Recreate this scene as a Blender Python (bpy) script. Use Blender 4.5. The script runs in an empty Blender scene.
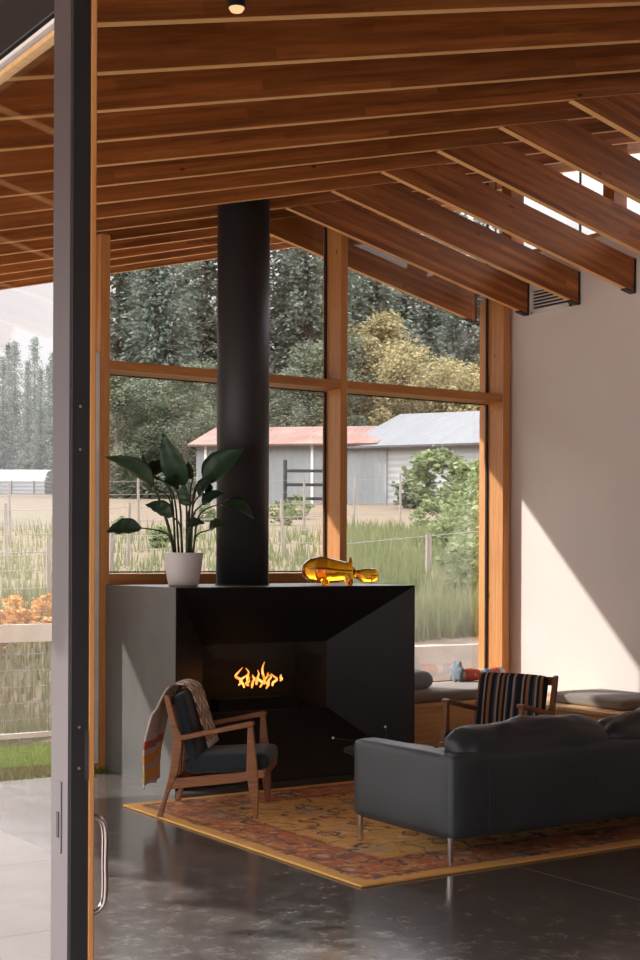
import bpy, bmesh, math, random
from mathutils import Vector, Matrix, noise
R = math.radians
scn = bpy.context.scene
COL = scn.collection

# ------------------------------------------------------------------ camera
YAW, ROLL = 0.58485, 0.00397
cam_d = bpy.data.cameras.new('camera')
cam_d.sensor_fit = 'VERTICAL'; cam_d.sensor_height = 36; cam_d.sensor_width = 24
cam_d.lens = 1421.6 / 960 * 36
cam_d.shift_y = (555.3 - 480) / 960
cam_d.clip_end = 2000
cam_d.clip_start = 0.05
cam = bpy.data.objects.new('camera', cam_d); COL.objects.link(cam)
cam.matrix_world = Matrix.Translation((0, 0, 1.5)) @ Matrix.Rotation(-YAW, 4, 'Z') @ Matrix.Rotation(R(90), 4, 'X') @ Matrix.Rotation(ROLL, 4, 'Z')
scn.camera = cam

# ------------------------------------------------------------------ world, sun, exposure
w = bpy.data.worlds.new('sky'); scn.world = w; w.use_nodes = True
wn = w.node_tree; wn.nodes.clear()
wo = wn.nodes.new('ShaderNodeOutputWorld'); wb = wn.nodes.new('ShaderNodeBackground')
tc = wn.nodes.new('ShaderNodeTexCoord'); sx = wn.nodes.new('ShaderNodeSeparateXYZ'); rp = wn.nodes.new('ShaderNodeValToRGB')
wn.links.new(tc.outputs['Generated'], sx.inputs[0]); wn.links.new(sx.outputs['Z'], rp.inputs[0])
cr_ = rp.color_ramp
while len(cr_.elements) < 4: cr_.elements.new(.5)
for e_, (p_, c_) in zip(cr_.elements, ((0, (.205, .198, .2)), (.22, (.27, .26, .265)), (.44, (1.32, 1.30, 1.32)), (1, (1.75, 1.80, 1.95)))):
    e_.position = p_; e_.color = (*c_, 1)
wn.links.new(rp.outputs[0], wb.inputs[0]); wb.inputs[1].default_value = 1.0
wn.links.new(wb.outputs[0], wo.inputs[0])

SUN_DIR = Vector((1.0, -1.0, -0.75))
sd = bpy.data.lights.new('sun', 'SUN'); sd.energy = 1.42; sd.angle = R(0.6); sd.color = (1.0, .95, .92)
sun = bpy.data.objects.new('sun', sd); COL.objects.link(sun)
sun.rotation_euler = SUN_DIR.to_track_quat('-Z', 'Y').to_euler()
sun.location = (-20, 30, 25)

vs = scn.view_settings
scn.display_settings.display_device = 'sRGB'
vs.view_transform = 'Standard'; vs.look = 'None'; vs.gamma = 1.0; vs.use_curve_mapping = False
vs.exposure = 2.12
try:
    scn.cycles.use_denoising = True
    scn.cycles.max_bounces = 10; scn.cycles.diffuse_bounces = 6; scn.cycles.glossy_bounces = 4
    scn.cycles.transmission_bounces = 8; scn.cycles.transparent_max_bounces = 16
    scn.cycles.caustics_reflective = False; scn.cycles.caustics_refractive = False
    scn.cycles.sample_clamp_indirect = 6.0
except Exception:
    pass

# ------------------------------------------------------------------ materials
def mat(name):
    m = bpy.data.materials.new(name); m.use_nodes = True
    nt = m.node_tree; nt.nodes.clear()
    o = nt.nodes.new('ShaderNodeOutputMaterial'); b = nt.nodes.new('ShaderNodeBsdfPrincipled')
    nt.links.new(b.outputs[0], o.inputs[0])
    return m, nt, b, o
def N(nt, t, **kw):
    n = nt.nodes.new(t)
    for k, v in kw.items(): setattr(n, k, v)
    return n
def coords(nt, scale=(1, 1, 1), kind='Object', loc=(0, 0, 0)):
    t = N(nt, 'ShaderNodeTexCoord'); mp = N(nt, 'ShaderNodeMapping')
    mp.inputs['Scale'].default_value = scale; mp.inputs['Location'].default_value = loc
    nt.links.new(t.outputs[kind], mp.inputs[0]); return mp.outputs[0]
def noise_tex(nt, vec, scale, detail=4, rough=.55, dist=0):
    n = N(nt, 'ShaderNodeTexNoise'); n.inputs['Scale'].default_value = scale; n.inputs['Detail'].default_value = detail
    n.inputs['Roughness'].default_value = rough; n.inputs['Distortion'].default_value = dist
    nt.links.new(vec, n.inputs['Vector']); return n.outputs['Fac']
def ramp(nt, fac, stops, interp='LINEAR'):
    r = N(nt, 'ShaderNodeValToRGB'); cr = r.color_ramp; cr.interpolation = interp
    while len(cr.elements) < len(stops): cr.elements.new(.5)
    for e, (p, c) in zip(cr.elements, stops):
        e.position = p; e.color = (c[0], c[1], c[2], 1)
    nt.links.new(fac, r.inputs[0]); return r.outputs[0]
def mixc(nt, fac, a, b, mode='MIX'):
    n = N(nt, 'ShaderNodeMix', data_type='RGBA', blend_type=mode)
    for s, v in ((n.inputs['Factor'], fac), (n.inputs['A'], a), (n.inputs['B'], b)):
        pass
    def put(sock, v):
        if hasattr(v, 'links'): nt.links.new(v, sock)
        elif isinstance(v, (int, float)): sock.default_value = v
        else: sock.default_value = (v[0], v[1], v[2], 1)
    put(n.inputs[0], fac); put(n.inputs[6], a); put(n.inputs[7], b)
    return n.outputs[2]
def math_n(nt, op, a, b=None, c=None):
    n = N(nt, 'ShaderNodeMath', operation=op)
    for i, v in enumerate((a, b, c)):
        if v is None: continue
        if hasattr(v, 'links'): nt.links.new(v, n.inputs[i])
        else: n.inputs[i].default_value = v
    return n.outputs[0]
def bump(nt, b, h, strength=.2, dist=.01):
    n = N(nt, 'ShaderNodeBump'); n.inputs['Strength'].default_value = strength; n.inputs['Distance'].default_value = dist
    nt.links.new(h, n.inputs['Height']); nt.links.new(n.outputs[0], b.inputs['Normal'])
def simple(name, col, rough=.5, metal=0, spec=.5, var=.12, nscale=6, bumpy=0):
    m, nt, b, o = mat(name)
    v = coords(nt); f = noise_tex(nt, v, nscale)
    c = ramp(nt, f, [(.25, [x * (1 - var) for x in col]), (.75, [min(1, x * (1 + var)) for x in col])])
    nt.links.new(c, b.inputs['Base Color']); b.inputs['Roughness'].default_value = rough
    b.inputs['Metallic'].default_value = metal; b.inputs['Specular IOR Level'].default_value = spec
    if bumpy: bump(nt, b, noise_tex(nt, v, nscale * 8), bumpy, .005)
    return m
def wood(name, dark, mid, light, rough=.45, axis='X', lam=0.045, fine=1.0, underlit=None):
    """straight grained timber, grain along a local axis, with laminated strips"""
    m, nt, b, o = mat(name)
    st = {'X': (.5, 9, 9), 'Y': (9, .5, 9), 'Z': (9, 9, .5)}[axis]
    t = N(nt, 'ShaderNodeTexCoord'); oi = N(nt, 'ShaderNodeObjectInfo')
    sh = N(nt, 'ShaderNodeVectorMath', operation='SCALE'); cmb = N(nt, 'ShaderNodeCombineXYZ')
    for i in range(3): nt.links.new(oi.outputs['Random'], cmb.inputs[i])
    nt.links.new(cmb.outputs[0], sh.inputs[0]); sh.inputs['Scale'].default_value = 7.3
    ad = N(nt, 'ShaderNodeVectorMath', operation='ADD'); nt.links.new(t.outputs['Object'], ad.inputs[0]); nt.links.new(sh.outputs[0], ad.inputs[1])
    mp = N(nt, 'ShaderNodeMapping'); mp.inputs['Scale'].default_value = [s * fine for s in st]
    nt.links.new(ad.outputs[0], mp.inputs[0])
    g = noise_tex(nt, mp.outputs[0], 3.2, 6, .65, .4)
    col = ramp(nt, g, [(.28, dark), (.5, mid), (.78, light)])
    if lam:
        sp = N(nt, 'ShaderNodeSeparateXYZ'); nt.links.new(ad.outputs[0], sp.inputs[0])
        al = {'X': ('X', 'Z', 'Y'), 'Y': ('Y', 'Z', 'X'), 'Z': ('Z', 'X', 'Y')}[axis]
        row = math_n(nt, 'FLOOR', math_n(nt, 'DIVIDE', sp.outputs[al[1]], lam))
        seg = math_n(nt, 'FLOOR', math_n(nt, 'ADD', math_n(nt, 'DIVIDE', sp.outputs[al[0]], 1.9), math_n(nt, 'MULTIPLY', row, .37)))
        cc = N(nt, 'ShaderNodeCombineXYZ'); nt.links.new(row, cc.inputs[0]); nt.links.new(seg, cc.inputs[1]); nt.links.new(oi.outputs['Random'], cc.inputs[2])
        wn_ = N(nt, 'ShaderNodeTexWhiteNoise'); nt.links.new(cc.outputs[0], wn_.inputs['Vector'])
        val = ramp(nt, wn_.outputs['Value'], [(0, (.68, .66, .64)), (1, (1.2, 1.18, 1.15))])
        col = mixc(nt, 1.0, col, val, 'MULTIPLY')
    # knots
    vo = N(nt, 'ShaderNodeTexVoronoi'); vo.inputs['Scale'].default_value = 3.0
    mk = N(nt, 'ShaderNodeMapping'); mk.inputs['Scale'].default_value = {'X': (.8, 2, 2), 'Y': (2, .8, 2), 'Z': (2, 2, .8)}[axis]
    nt.links.new(ad.outputs[0], mk.inputs[0]); nt.links.new(mk.outputs[0], vo.inputs['Vector'])
    kf = ramp(nt, vo.outputs['Distance'], [(.035, (.25, .2, .18)), (.07, (1, 1, 1))])
    col = mixc(nt, 1.0, col, kf, 'MULTIPLY')
    if underlit:  # downward faces coloured lighter and more orange, painting in light bounced from below
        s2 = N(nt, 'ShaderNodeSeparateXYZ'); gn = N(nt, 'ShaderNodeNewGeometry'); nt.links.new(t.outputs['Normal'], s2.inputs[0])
        col = mixc(nt, math_n(nt, 'LESS_THAN', s2.outputs['Z'], -.7), col, ramp(nt, g, [(.3, underlit[0]), (.7, underlit[1])]))
    nt.links.new(col, b.inputs['Base Color']); b.inputs['Roughness'].default_value = rough
    b.inputs['Specular IOR Level'].default_value = .35
    bump(nt, b, g, .08, .004)
    return m
def glass_thin(name, tint=(1, 1, 1), ior=1.55):
    m = bpy.data.materials.new(name); m.use_nodes = True; nt = m.node_tree; nt.nodes.clear()
    o = N(nt, 'ShaderNodeOutputMaterial'); tr = N(nt, 'ShaderNodeBsdfTransparent'); gl = N(nt, 'ShaderNodeBsdfGlossy')
    gl.inputs['Roughness'].default_value = 0.0; tr.inputs[0].default_value = (*tint, 1)
    fr = N(nt, 'ShaderNodeFresnel')
    # same reflectance from either face of the pane
    geo = N(nt, 'ShaderNodeNewGeometry'); nt.links.new(math_n(nt, 'MULTIPLY_ADD', geo.outputs['Backfacing'], 1 / ior - ior, ior), fr.inputs[0])
    mx = N(nt, 'ShaderNodeMixShader'); nt.links.new(fr.outputs[0], mx.inputs[0]); nt.links.new(tr.outputs[0], mx.inputs[1]); nt.links.new(gl.outputs[0], mx.inputs[2])
    nt.links.new(mx.outputs[0], o.inputs[0]); return m

M = {}
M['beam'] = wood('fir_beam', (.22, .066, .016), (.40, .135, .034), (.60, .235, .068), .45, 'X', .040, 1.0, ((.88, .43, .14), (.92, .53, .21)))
M['post'] = wood('fir_post', (.48, .19, .055), (.60, .265, .085), (.70, .345, .125), .45, 'Z', 0, 1.6)
M['rail'] = wood('fir_rail', (.42, .155, .043), (.53, .22, .066), (.63, .29, .10), .45, 'X', 0, 1.6)
M['deck'] = wood('deck_board', (.22, .08, .024), (.34, .13, .04), (.46, .2, .065), .5, 'Y', .12)
M['walnut'] = wood('walnut', (.19, .070, .028), (.29, .120, .050), (.38, .175, .080), .4, 'X', 0, 3)
M['bench_wood'] = wood('bench_wood', (.62, .34, .14), (.72, .44, .20), (.82, .54, .29), .45, 'X', 0, 1.5)
M['oak'] = wood('door_oak', (.46, .19, .055), (.56, .25, .08), (.66, .32, .11), .4, 'Z', 0, 1.6)
M['fence_wood'] = wood('weathered_wood', (.16, .13, .11), (.24, .2, .17), (.34, .29, .25), .8, 'Z', 0, 2)

def plaster():
    m, nt, b, o = mat('white_plaster'); v = coords(nt)
    c = ramp(nt, noise_tex(nt, v, 1.3, 5), [(.3, (.74, .665, .615)), (.7, (.79, .715, .665))])
    nt.links.new(c, b.inputs['Base Color']); b.inputs['Roughness'].default_value = .8
    bump(nt, b, noise_tex(nt, v, 90, 3), .12, .003); return m
M['plaster'] = plaster()

def concrete_floor():
    m, nt, b, o = mat('polished_concrete'); v = coords(nt)
    big = noise_tex(nt, v, .55, 5, .6); med = noise_tex(nt, v, 8.5, 9, .74, .3); fin = noise_tex(nt, v, 26, 6, .7)
    base = ramp(nt, big, [(.3, (.070, .060, .053)), (.7, (.105, .091, .081))])
    patch = ramp(nt, med, [(.50, (0, 0, 0)), (.66, (1, 1, 1))])
    c = mixc(nt, math_n(nt, 'MULTIPLY', patch, .62), base, (.25, .21, .18))
    c = mixc(nt, .35, c, ramp(nt, fin, [(.3, (.055, .047, .042)), (.7, (.18, .16, .145))]))
    sp = N(nt, 'ShaderNodeSeparateXYZ'); nt.links.new(coords(nt), sp.inputs[0])
    # saw-cut joints
    def line(s, off, per):
        f = math_n(nt, 'FRACT', math_n(nt, 'DIVIDE', math_n(nt, 'ADD', s, -off + per * .5 + per * 8), per))
        d = math_n(nt, 'ABSOLUTE', math_n(nt, 'SUBTRACT', f, .5))
        return math_n(nt, 'LESS_THAN', d, .0032 / per)
    c = mixc(nt, math_n(nt, 'MULTIPLY', line(sp.outputs['Y'], 5.31, 2.45), .75), c, (.03, .024, .02))
    c = mixc(nt, math_n(nt, 'MULTIPLY', line(sp.outputs['X'], 4.60, 2.45), .9), c, (.42, .27, .15))
    nt.links.new(c, b.inputs['Base Color'])
    rr = ramp(nt, med, [(.35, (.11, .11, .11)), (.7, (.24, .24, .24))]); nt.links.new(rr, b.inputs['Roughness'])
    b.inputs['Specular IOR Level'].default_value = .6
    bump(nt, b, med, .05, .004); return m
M['floor'] = concrete_floor()

def patio_mat():
    m, nt, b, o = mat('patio_concrete'); v = coords(nt)
    med = noise_tex(nt, v, 5, 8, .7, .5)
    c = ramp(nt, med, [(.3, (.23, .198, .178)), (.7, (.29, .255, .233))])
    sp = N(nt, 'ShaderNodeSeparateXYZ'); nt.links.new(coords(nt), sp.inputs[0])
    def line(s, off, per):
        f = math_n(nt, 'FRACT', math_n(nt, 'DIVIDE', math_n(nt, 'ADD', s, -off + per * .5 + per * 8), per))
        return math_n(nt, 'LESS_THAN', math_n(nt, 'ABSOLUTE', math_n(nt, 'SUBTRACT', f, .5)), .004 / per)
    j = line(sp.outputs['Y'], 5.31, 1.22)
    c = mixc(nt, math_n(nt, 'MULTIPLY', j, .7), c, (.1, .08, .07))
    nt.links.new(c, b.inputs['Base Color']); b.inputs['Roughness'].default_value = .6; return m
M['patio'] = patio_mat()
M['terrace'] = simple('bounce_paving', (.62, .56, .51), .8, 0, .2, .1, 3)  # kept extra pale to reflect light up to the beams

def steel():
    m, nt, b, o = mat('blackened_steel'); v = coords(nt, (30, 30, .8)); f = noise_tex(nt, v, 3, 5, .6); g = noise_tex(nt, coords(nt), 2.2, 5)
    c = mixc(nt, .5, ramp(nt, f, [(.3, (.10, .097, .09)), (.7, (.14, .136, .126))]), ramp(nt, g, [(.3, (.085, .083, .078)), (.7, (.15, .146, .136))]))
    nt.links.new(c, b.inputs['Base Color']); b.inputs['Metallic'].default_value = .35; b.inputs['Roughness'].default_value = .42
    b.inputs['Specular IOR Level'].default_value = .4
    return m
M['steel'] = steel()
M['surround'] = simple('shaded_steel', (.017, .017, .0175), .5, .2, .4, .12, 5)  # same steel as the casing, darkened to put the recess shade into the colour
M['black'] = simple('soot_black', (.05, .05, .052), .7, 0, .2)
M['flue'] = simple('flue_black', (.032, .032, .034), .5, .1, .4, .1, 3)
M['dark_metal'] = simple('dark_bronze', (.022, .022, .024), .45, .3)
M['gasket'] = simple('rubber_gasket', (.012, .012, .012), .6)
M['aluminium'] = simple('aluminium', (.135, .12, .125), .42, .6, .5, .05, 3)
M['chrome'] = simple('brushed_chrome', (.60, .55, .53), .25, 1.0, .5, .05)
M['white_metal'] = simple('white_paint', (.74, .70, .67), .5)
M['ceramic'] = simple('white_ceramic', (.76, .72, .71), .35, 0, .5, .03)
M['soil'] = simple('potting_soil', (.03, .02, .014), .95, 0, .2, .4, 30, .6)
M['glass'] = glass_thin('window_glass', (.985, .99, .985), 1.8)
M['door_glass'] = glass_thin('door_glass', (.98, .985, .98), 1.35)
M['fire_glass'] = glass_thin('fire_glass', (.9, .9, .9), 1.3)

def leather():
    m, nt, b, o = mat('black_leather'); v = coords(nt)
    c = ramp(nt, noise_tex(nt, v, 3.5, 6), [(.3, (.028, .034, .040)), (.7, (.044, .052, .060))])
    nt.links.new(c, b.inputs['Base Color']); nt.links.new(ramp(nt, noise_tex(nt, v, 7, 5), [(.3, (.36,) * 3), (.7, (.5,) * 3)]), b.inputs['Roughness'])
    b.inputs['Specular IOR Level'].default_value = .5
    vo = N(nt, 'ShaderNodeTexVoronoi'); vo.inputs['Scale'].default_value = 220; nt.links.new(v, vo.inputs['Vector'])
    bump(nt, b, vo.outputs['Distance'], .15, .002); return m
M['leather'] = leather()
def fabric(name, col, var=.2, sc=160):
    m, nt, b, o = mat(name); v = coords(nt)
    c = ramp(nt, noise_tex(nt, v, sc, 3), [(.3, [x * (1 - var) for x in col]), (.7, [x * (1 + var) for x in col])])
    nt.links.new(c, b.inputs['Base Color']); b.inputs['Roughness'].default_value = .9; b.inputs['Specular IOR Level'].default_value = .15
    b.inputs['Sheen Weight'].default_value = .2
    bump(nt, b, noise_tex(nt, v, sc * 1.5, 2), .3, .002); return m
M['navy'] = fabric('navy_wool', (.028, .036, .045))
M['bench_grey'] = fabric('taupe_wool', (.24, .21, .18), .15)
M['pillow_blue'] = fabric('slate_cloth', (.20, .235, .27), .2)

def leaf_mat(name, c0, c1, c2, sc=1.2, trans=.25, rough=.55, rnd=.35):
    m, nt, b, o = mat(name); v = coords(nt)
    oi = N(nt, 'ShaderNodeObjectInfo')
    c = ramp(nt, noise_tex(nt, v, sc, 5, .7), [(.28, c0), (.5, c1), (.74, c2)])
    h = N(nt, 'ShaderNodeHueSaturation'); nt.links.new(c, h.inputs['Color'])
    nt.links.new(math_n(nt, 'MULTIPLY_ADD', oi.outputs['Random'], rnd, 1 - rnd * .5), h.inputs['Value'])
    nt.links.new(h.outputs[0], b.inputs['Base Color']); b.inputs['Roughness'].default_value = rough
    b.inputs['Specular IOR Level'].default_value = .3 if rnd == .35 and 'houseplant' in name else .06
    t = N(nt, 'ShaderNodeBsdfTranslucent'); nt.links.new(h.outputs[0], t.inputs[0])
    mx = N(nt, 'ShaderNodeMixShader'); mx.inputs[0].default_value = trans
    nt.links.new(b.outputs[0], mx.inputs[1]); nt.links.new(t.outputs[0], mx.inputs[2]); nt.links.new(mx.outputs[0], o.inputs[0]); return m
M['conifer'] = leaf_mat('conifer_needles', (.088, .104, .082), (.155, .176, .142), (.235, .25, .20), .5)
M['broadleaf_yellow'] = leaf_mat('autumn_leaves', (.19, .165, .085), (.34, .285, .145), (.48, .40, .22), .6)
M['broadleaf_green'] = leaf_mat('green_leaves', (.09, .108, .075), (.14, .158, .11), (.23, .225, .145), .6)
M['shrub_green'] = leaf_mat('shrub_leaves', (.10, .13, .06), (.18, .22, .10), (.30, .32, .17), 2)
M['shrub_orange'] = leaf_mat('orange_leaves', (.42, .19, .06), (.55, .28, .09), (.62, .42, .20), 3)
M['grass'] = leaf_mat('meadow_grass', (.095, .125, .05), (.15, .165, .075), (.24, .22, .13), .9, .3, .6, 0)
M['houseplant'] = leaf_mat('houseplant_leaf', (.016, .040, .020), (.026, .058, .030), (.045, .085, .045), 6, .1, .35)
M['stalk'] = leaf_mat('houseplant_stalk', (.03, .05, .02), (.05, .075, .03), (.08, .10, .045), 6, .05, .45)
M['bark'] = simple('bark', (.10, .075, .06), .9, 0, .2, .4, 8)
M['terrain'] = None
def terrain_mat():
    m, nt, b, o = mat('meadow_soil'); v = coords(nt)
    a = noise_tex(nt, v, .25, 6, .7); d = noise_tex(nt, v, 3, 6, .7)
    c = mixc(nt, .5, ramp(nt, a, [(.35, (.135, .09, .068)), (.5, (.128, .097, .063)), (.68, (.095, .10, .045))]), ramp(nt, d, [(.3, (.085, .064, .043)), (.7, (.165, .12, .093))]))
    nt.links.new(c, b.inputs['Base Color']); b.inputs['Roughness'].default_value = .95; b.inputs['Specular IOR Level'].default_value = .1; return m
M['terrain'] = terrain_mat()
M['lawn'] = simple('lawn_turf', (.15, .18, .045), .9, 0, .1, .35, 12, .5)
M['mulch'] = simple('bark_mulch', (.12, .065, .045), .95, 0, .1, .5, 30, .7)
M['hill'] = leaf_mat('forest_canopy', (.040, .052, .046), (.062, .076, .066), (.088, .102, .088), .35, 0, .9, .2)
M['gravel'] = simple('gravel', (.48, .43, .38), .95, 0, .1, .3, 40, .5)
M['stone_wall'] = simple('pale_concrete', (.30, .255, .22), .9, 0, .2, .15, 5, .2)

def corrugated(name, c0, c1, axis, per, rust=None):
    m, nt, b, o = mat(name); v = coords(nt); sp = N(nt, 'ShaderNodeSeparateXYZ'); nt.links.new(v, sp.inputs[0])
    s = math_n(nt, 'SINE', math_n(nt, 'MULTIPLY', sp.outputs[axis], 6.283 / per))
    st = {'X': (1, .15, .15), 'Y': (.15, 1, .15), 'Z': (.15, .15, 1)}[axis]
    n = noise_tex(nt, coords(nt, st), 1.6, 6, .7)
    c = ramp(nt, n, [(.3, c0), (.7, c1)])
    if rust: c = mixc(nt, ramp(nt, noise_tex(nt, v, .5, 5, .7), [(.42, (0, 0, 0)), (.62, (1, 1, 1))]), c, rust)
    nt.links.new(c, b.inputs['Base Color']); b.inputs['Roughness'].default_value = .6
    bump(nt, b, s, .35, .02); return m
M['rust_roof'] = corrugated('rusted_roof', (.10, .030, .014), (.125, .044, .022), 'X', .25, (.15, .085, .06))
M['zinc_roof'] = corrugated('zinc_roof', (.062, .062, .066), (.085, .085, .088), 'X', .3)
M['zinc_wall'] = corrugated('zinc_wall', (.17, .18, .185), (.24, .25, .25), 'X', .25)
M['plank_wall'] = corrugated('white_plank', (.30, .30, .30), (.38, .375, .37), 'Z', .25)

def rug_mat():
    m, nt, b, o = mat('persian_rug'); uv = N(nt, 'ShaderNodeTexCoord').outputs['Object']
    sp = N(nt, 'ShaderNodeSeparateXYZ'); nt.links.new(uv, sp.inputs[0])
    # distance to the edge of the rug (object origin at its centre; half size 1.5 x 1.275)
    ax = math_n(nt, 'SUBTRACT', 1.5, math_n(nt, 'ABSOLUTE', sp.outputs['X'])); ay = math_n(nt, 'SUBTRACT', 1.235, math_n(nt, 'ABSOLUTE', sp.outputs['Y']))
    d = math_n(nt, 'MINIMUM', ax, ay)
    nz = noise_tex(nt, uv, 13, 6, .75, .7); fine = noise_tex(nt, uv, 60, 4, .7)
    dj = math_n(nt, 'ADD', d, math_n(nt, 'MULTIPLY', math_n(nt, 'SUBTRACT', nz, .5), .05))
    field = ramp(nt, nz, [(.36, (.52, .20, .085)), (.44, (.82, .42, .11)), (.56, (.88, .50, .16)), (.68, (.92, .72, .44))])
    band = ramp(nt, nz, [(.38, (.46, .105, .06)), (.50, (.58, .17, .095)), (.58, (.70, .36, .13)), (.68, (.76, .58, .36))])
    c = mixc(nt, ramp(nt, dj, [(.075, (0,) * 3), (.085, (1,) * 3), (.40, (1,) * 3), (.415, (0,) * 3)]), field, band)
    # scrolling vine lines and rosettes
    def vor(scale, feat, rnd=1.0, dist=None):
        vn = N(nt, 'ShaderNodeTexVoronoi', feature=feat); vn.inputs['Scale'].default_value = scale; vn.inputs['Randomness'].default_value = rnd
        wv = N(nt, 'ShaderNodeMix', data_type='VECTOR')
        vv = N(nt, 'ShaderNodeVectorMath', operation='ADD'); nn = N(nt, 'ShaderNodeTexNoise'); nn.inputs['Scale'].default_value = 5; nn.inputs['Detail'].default_value = 4
        nt.links.new(uv, nn.inputs['Vector']); sc = N(nt, 'ShaderNodeVectorMath', operation='SCALE'); sc.inputs['Scale'].default_value = .16
        nt.links.new(nn.outputs['Color'], sc.inputs[0]); nt.links.new(uv, vv.inputs[0]); nt.links.new(sc.outputs[0], vv.inputs[1])
        nt.links.new(vv.outputs[0], vn.inputs['Vector']); return vn.outputs['Distance']
    ros = vor(4.4, 'F1', .85)
    c = mixc(nt, ramp(nt, ros, [(.10, (1,) * 3), (.13, (0,) * 3)]), c, (.56, .52, .52))
    c = mixc(nt, ramp(nt, ros, [(.13, (0,) * 3), (.15, (1,) * 3), (.21, (1,) * 3), (.23, (0,) * 3)]), c, (.58, .17, .09))
    brk = ramp(nt, noise_tex(nt, uv, 14, 4), [(.44, (0,) * 3), (.52, (1,) * 3)])
    ring = math_n(nt, 'MULTIPLY', ramp(nt, ros, [(.24, (0,) * 3), (.26, (1,) * 3), (.33, (1,) * 3), (.36, (0,) * 3)]), brk)
    c = mixc(nt, ring, c, (.055, .05, .06))
    vine = math_n(nt, 'MULTIPLY', ramp(nt, vor(3.8, 'DISTANCE_TO_EDGE'), [(.018, (1,) * 3), (.04, (0,) * 3)]), ramp(nt, noise_tex(nt, uv, 7, 4), [(.45, (0,) * 3), (.55, (1,) * 3)]))
    c = mixc(nt, vine, c, (.09, .10, .12))
    teal = math_n(nt, 'MULTIPLY', ramp(nt, vor(2.3, 'F1'), [(.18, (1,) * 3), (.26, (0,) * 3)]), ramp(nt, fine, [(.48, (0,) * 3), (.58, (1,) * 3)]))
    c = mixc(nt, teal, c, (.36, .44, .45))
    for a0 in (.095, .37):
        c = mixc(nt, math_n(nt, 'MULTIPLY', ramp(nt, dj, [(a0 - .008, (0,) * 3), (a0, (1,) * 3), (a0 + .012, (1,) * 3), (a0 + .02, (0,) * 3)]), .6), c, (.10, .08, .07))
    c = mixc(nt, ramp(nt, d, [(.055, (1,) * 3), (.07, (0,) * 3)]), c, (.86, .46, .13))
    c = mixc(nt, .3, c, ramp(nt, fine, [(.3, (.30, .16, .06)), (.7, (.68, .46, .26))]), 'MULTIPLY') if False else mixc(nt, .22, c, ramp(nt, fine, [(.3, (.40, .20, .08)), (.7, (.85, .60, .32))]))
    nt.links.new(c, b.inputs['Base Color']); b.inputs['Roughness'].default_value = .95; b.inputs['Specular IOR Level'].default_value = .1
    bump(nt, b, fine, .4, .006); return m
M['rug'] = rug_mat()

def blanket_mat():
    """woven blanket: u across, v along its length from the rear hem over the chair back to the front hem"""
    m, nt, b, o = mat('woven_blanket'); t = N(nt, 'ShaderNodeTexCoord'); sp = N(nt, 'ShaderNodeSeparateXYZ'); nt.links.new(t.outputs['UV'], sp.inputs[0])
    grey, red, org, yel = (.74, .68, .64), (.62, .07, .025), (.95, .42, .03), (.95, .52, .06)
    stripes = ramp(nt, sp.outputs['Y'], [(0, grey), (.030, yel), (.085, grey), (.115, org), (.17, grey), (.20, red), (.245, grey), (.52, grey)], 'CONSTANT')
    zig = math_n(nt, 'ABSOLUTE', math_n(nt, 'SUBTRACT', math_n(nt, 'FRACT', math_n(nt, 'MULTIPLY', sp.outputs['X'], 2.6)), .5))
    ph = math_n(nt, 'FRACT', math_n(nt, 'ADD', math_n(nt, 'MULTIPLY', sp.outputs['Y'], 8.0), math_n(nt, 'MULTIPLY', zig, 1.1)))
    zc = ramp(nt, ph, [(0, (.34, .19, .10)), (.26, (.95, .80, .62)), (.54, (.16, .10, .06)), (.76, (.66, .46, .29))], 'CONSTANT')
    zone = ramp(nt, sp.outputs['Y'], [(0, (0,) * 3), (.545, (1,) * 3), (.965, (0,) * 3)], 'CONSTANT')
    c = mixc(nt, zone, stripes, zc)
    fz = noise_tex(nt, t.outputs['UV'], 140, 3)
    c = mixc(nt, .12, c, ramp(nt, fz, [(.3, (.2, .17, .15)), (.7, (.6, .55, .5))]))
    nt.links.new(c, b.inputs['Base Color']); b.inputs['Roughness'].default_value = .95; b.inputs['Specular IOR Level'].default_value = .1; b.inputs['Sheen Weight'].default_value = .3
    bump(nt, b, fz, .4, .003); return m
M['blanket'] = blanket_mat()

def stripe_mat():
    m, nt, b, o = mat('striped_upholstery'); t = N(nt, 'ShaderNodeTexCoord'); sp = N(nt, 'ShaderNodeSeparateXYZ'); nt.links.new(t.outputs['Object'], sp.inputs[0])
    wob = noise_tex(nt, t.outputs['Object'], 3, 2)
    x = math_n(nt, 'FRACT', math_n(nt, 'ADD', math_n(nt, 'MULTIPLY', sp.outputs['Y'], 3.55), math_n(nt, 'ADD', math_n(nt, 'MULTIPLY', sp.outputs['Z'], .12), math_n(nt, 'MULTIPLY', wob, .05))))
    nv, tan, br, bl = (.022, .026, .034), (.44, .33, .25), (.33, .17, .075), (.075, .10, .135)
    c = ramp(nt, x, [(0, nv), (.10, tan), (.15, bl), (.19, nv), (.34, tan), (.385, nv), (.45, br), (.53, nv), (.63, bl), (.68, tan), (.73, nv), (.80, br), (.86, nv), (.93, tan), (.965, bl)], 'CONSTANT')
    nt.links.new(c, b.inputs['Base Color']); b.inputs['Roughness'].default_value = .9; b.inputs['Specular IOR Level'].default_value = .15
    bump(nt, b, noise_tex(nt, t.outputs['Object'], 220, 2), .3, .002); return m
M['stripe'] = stripe_mat()

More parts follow.
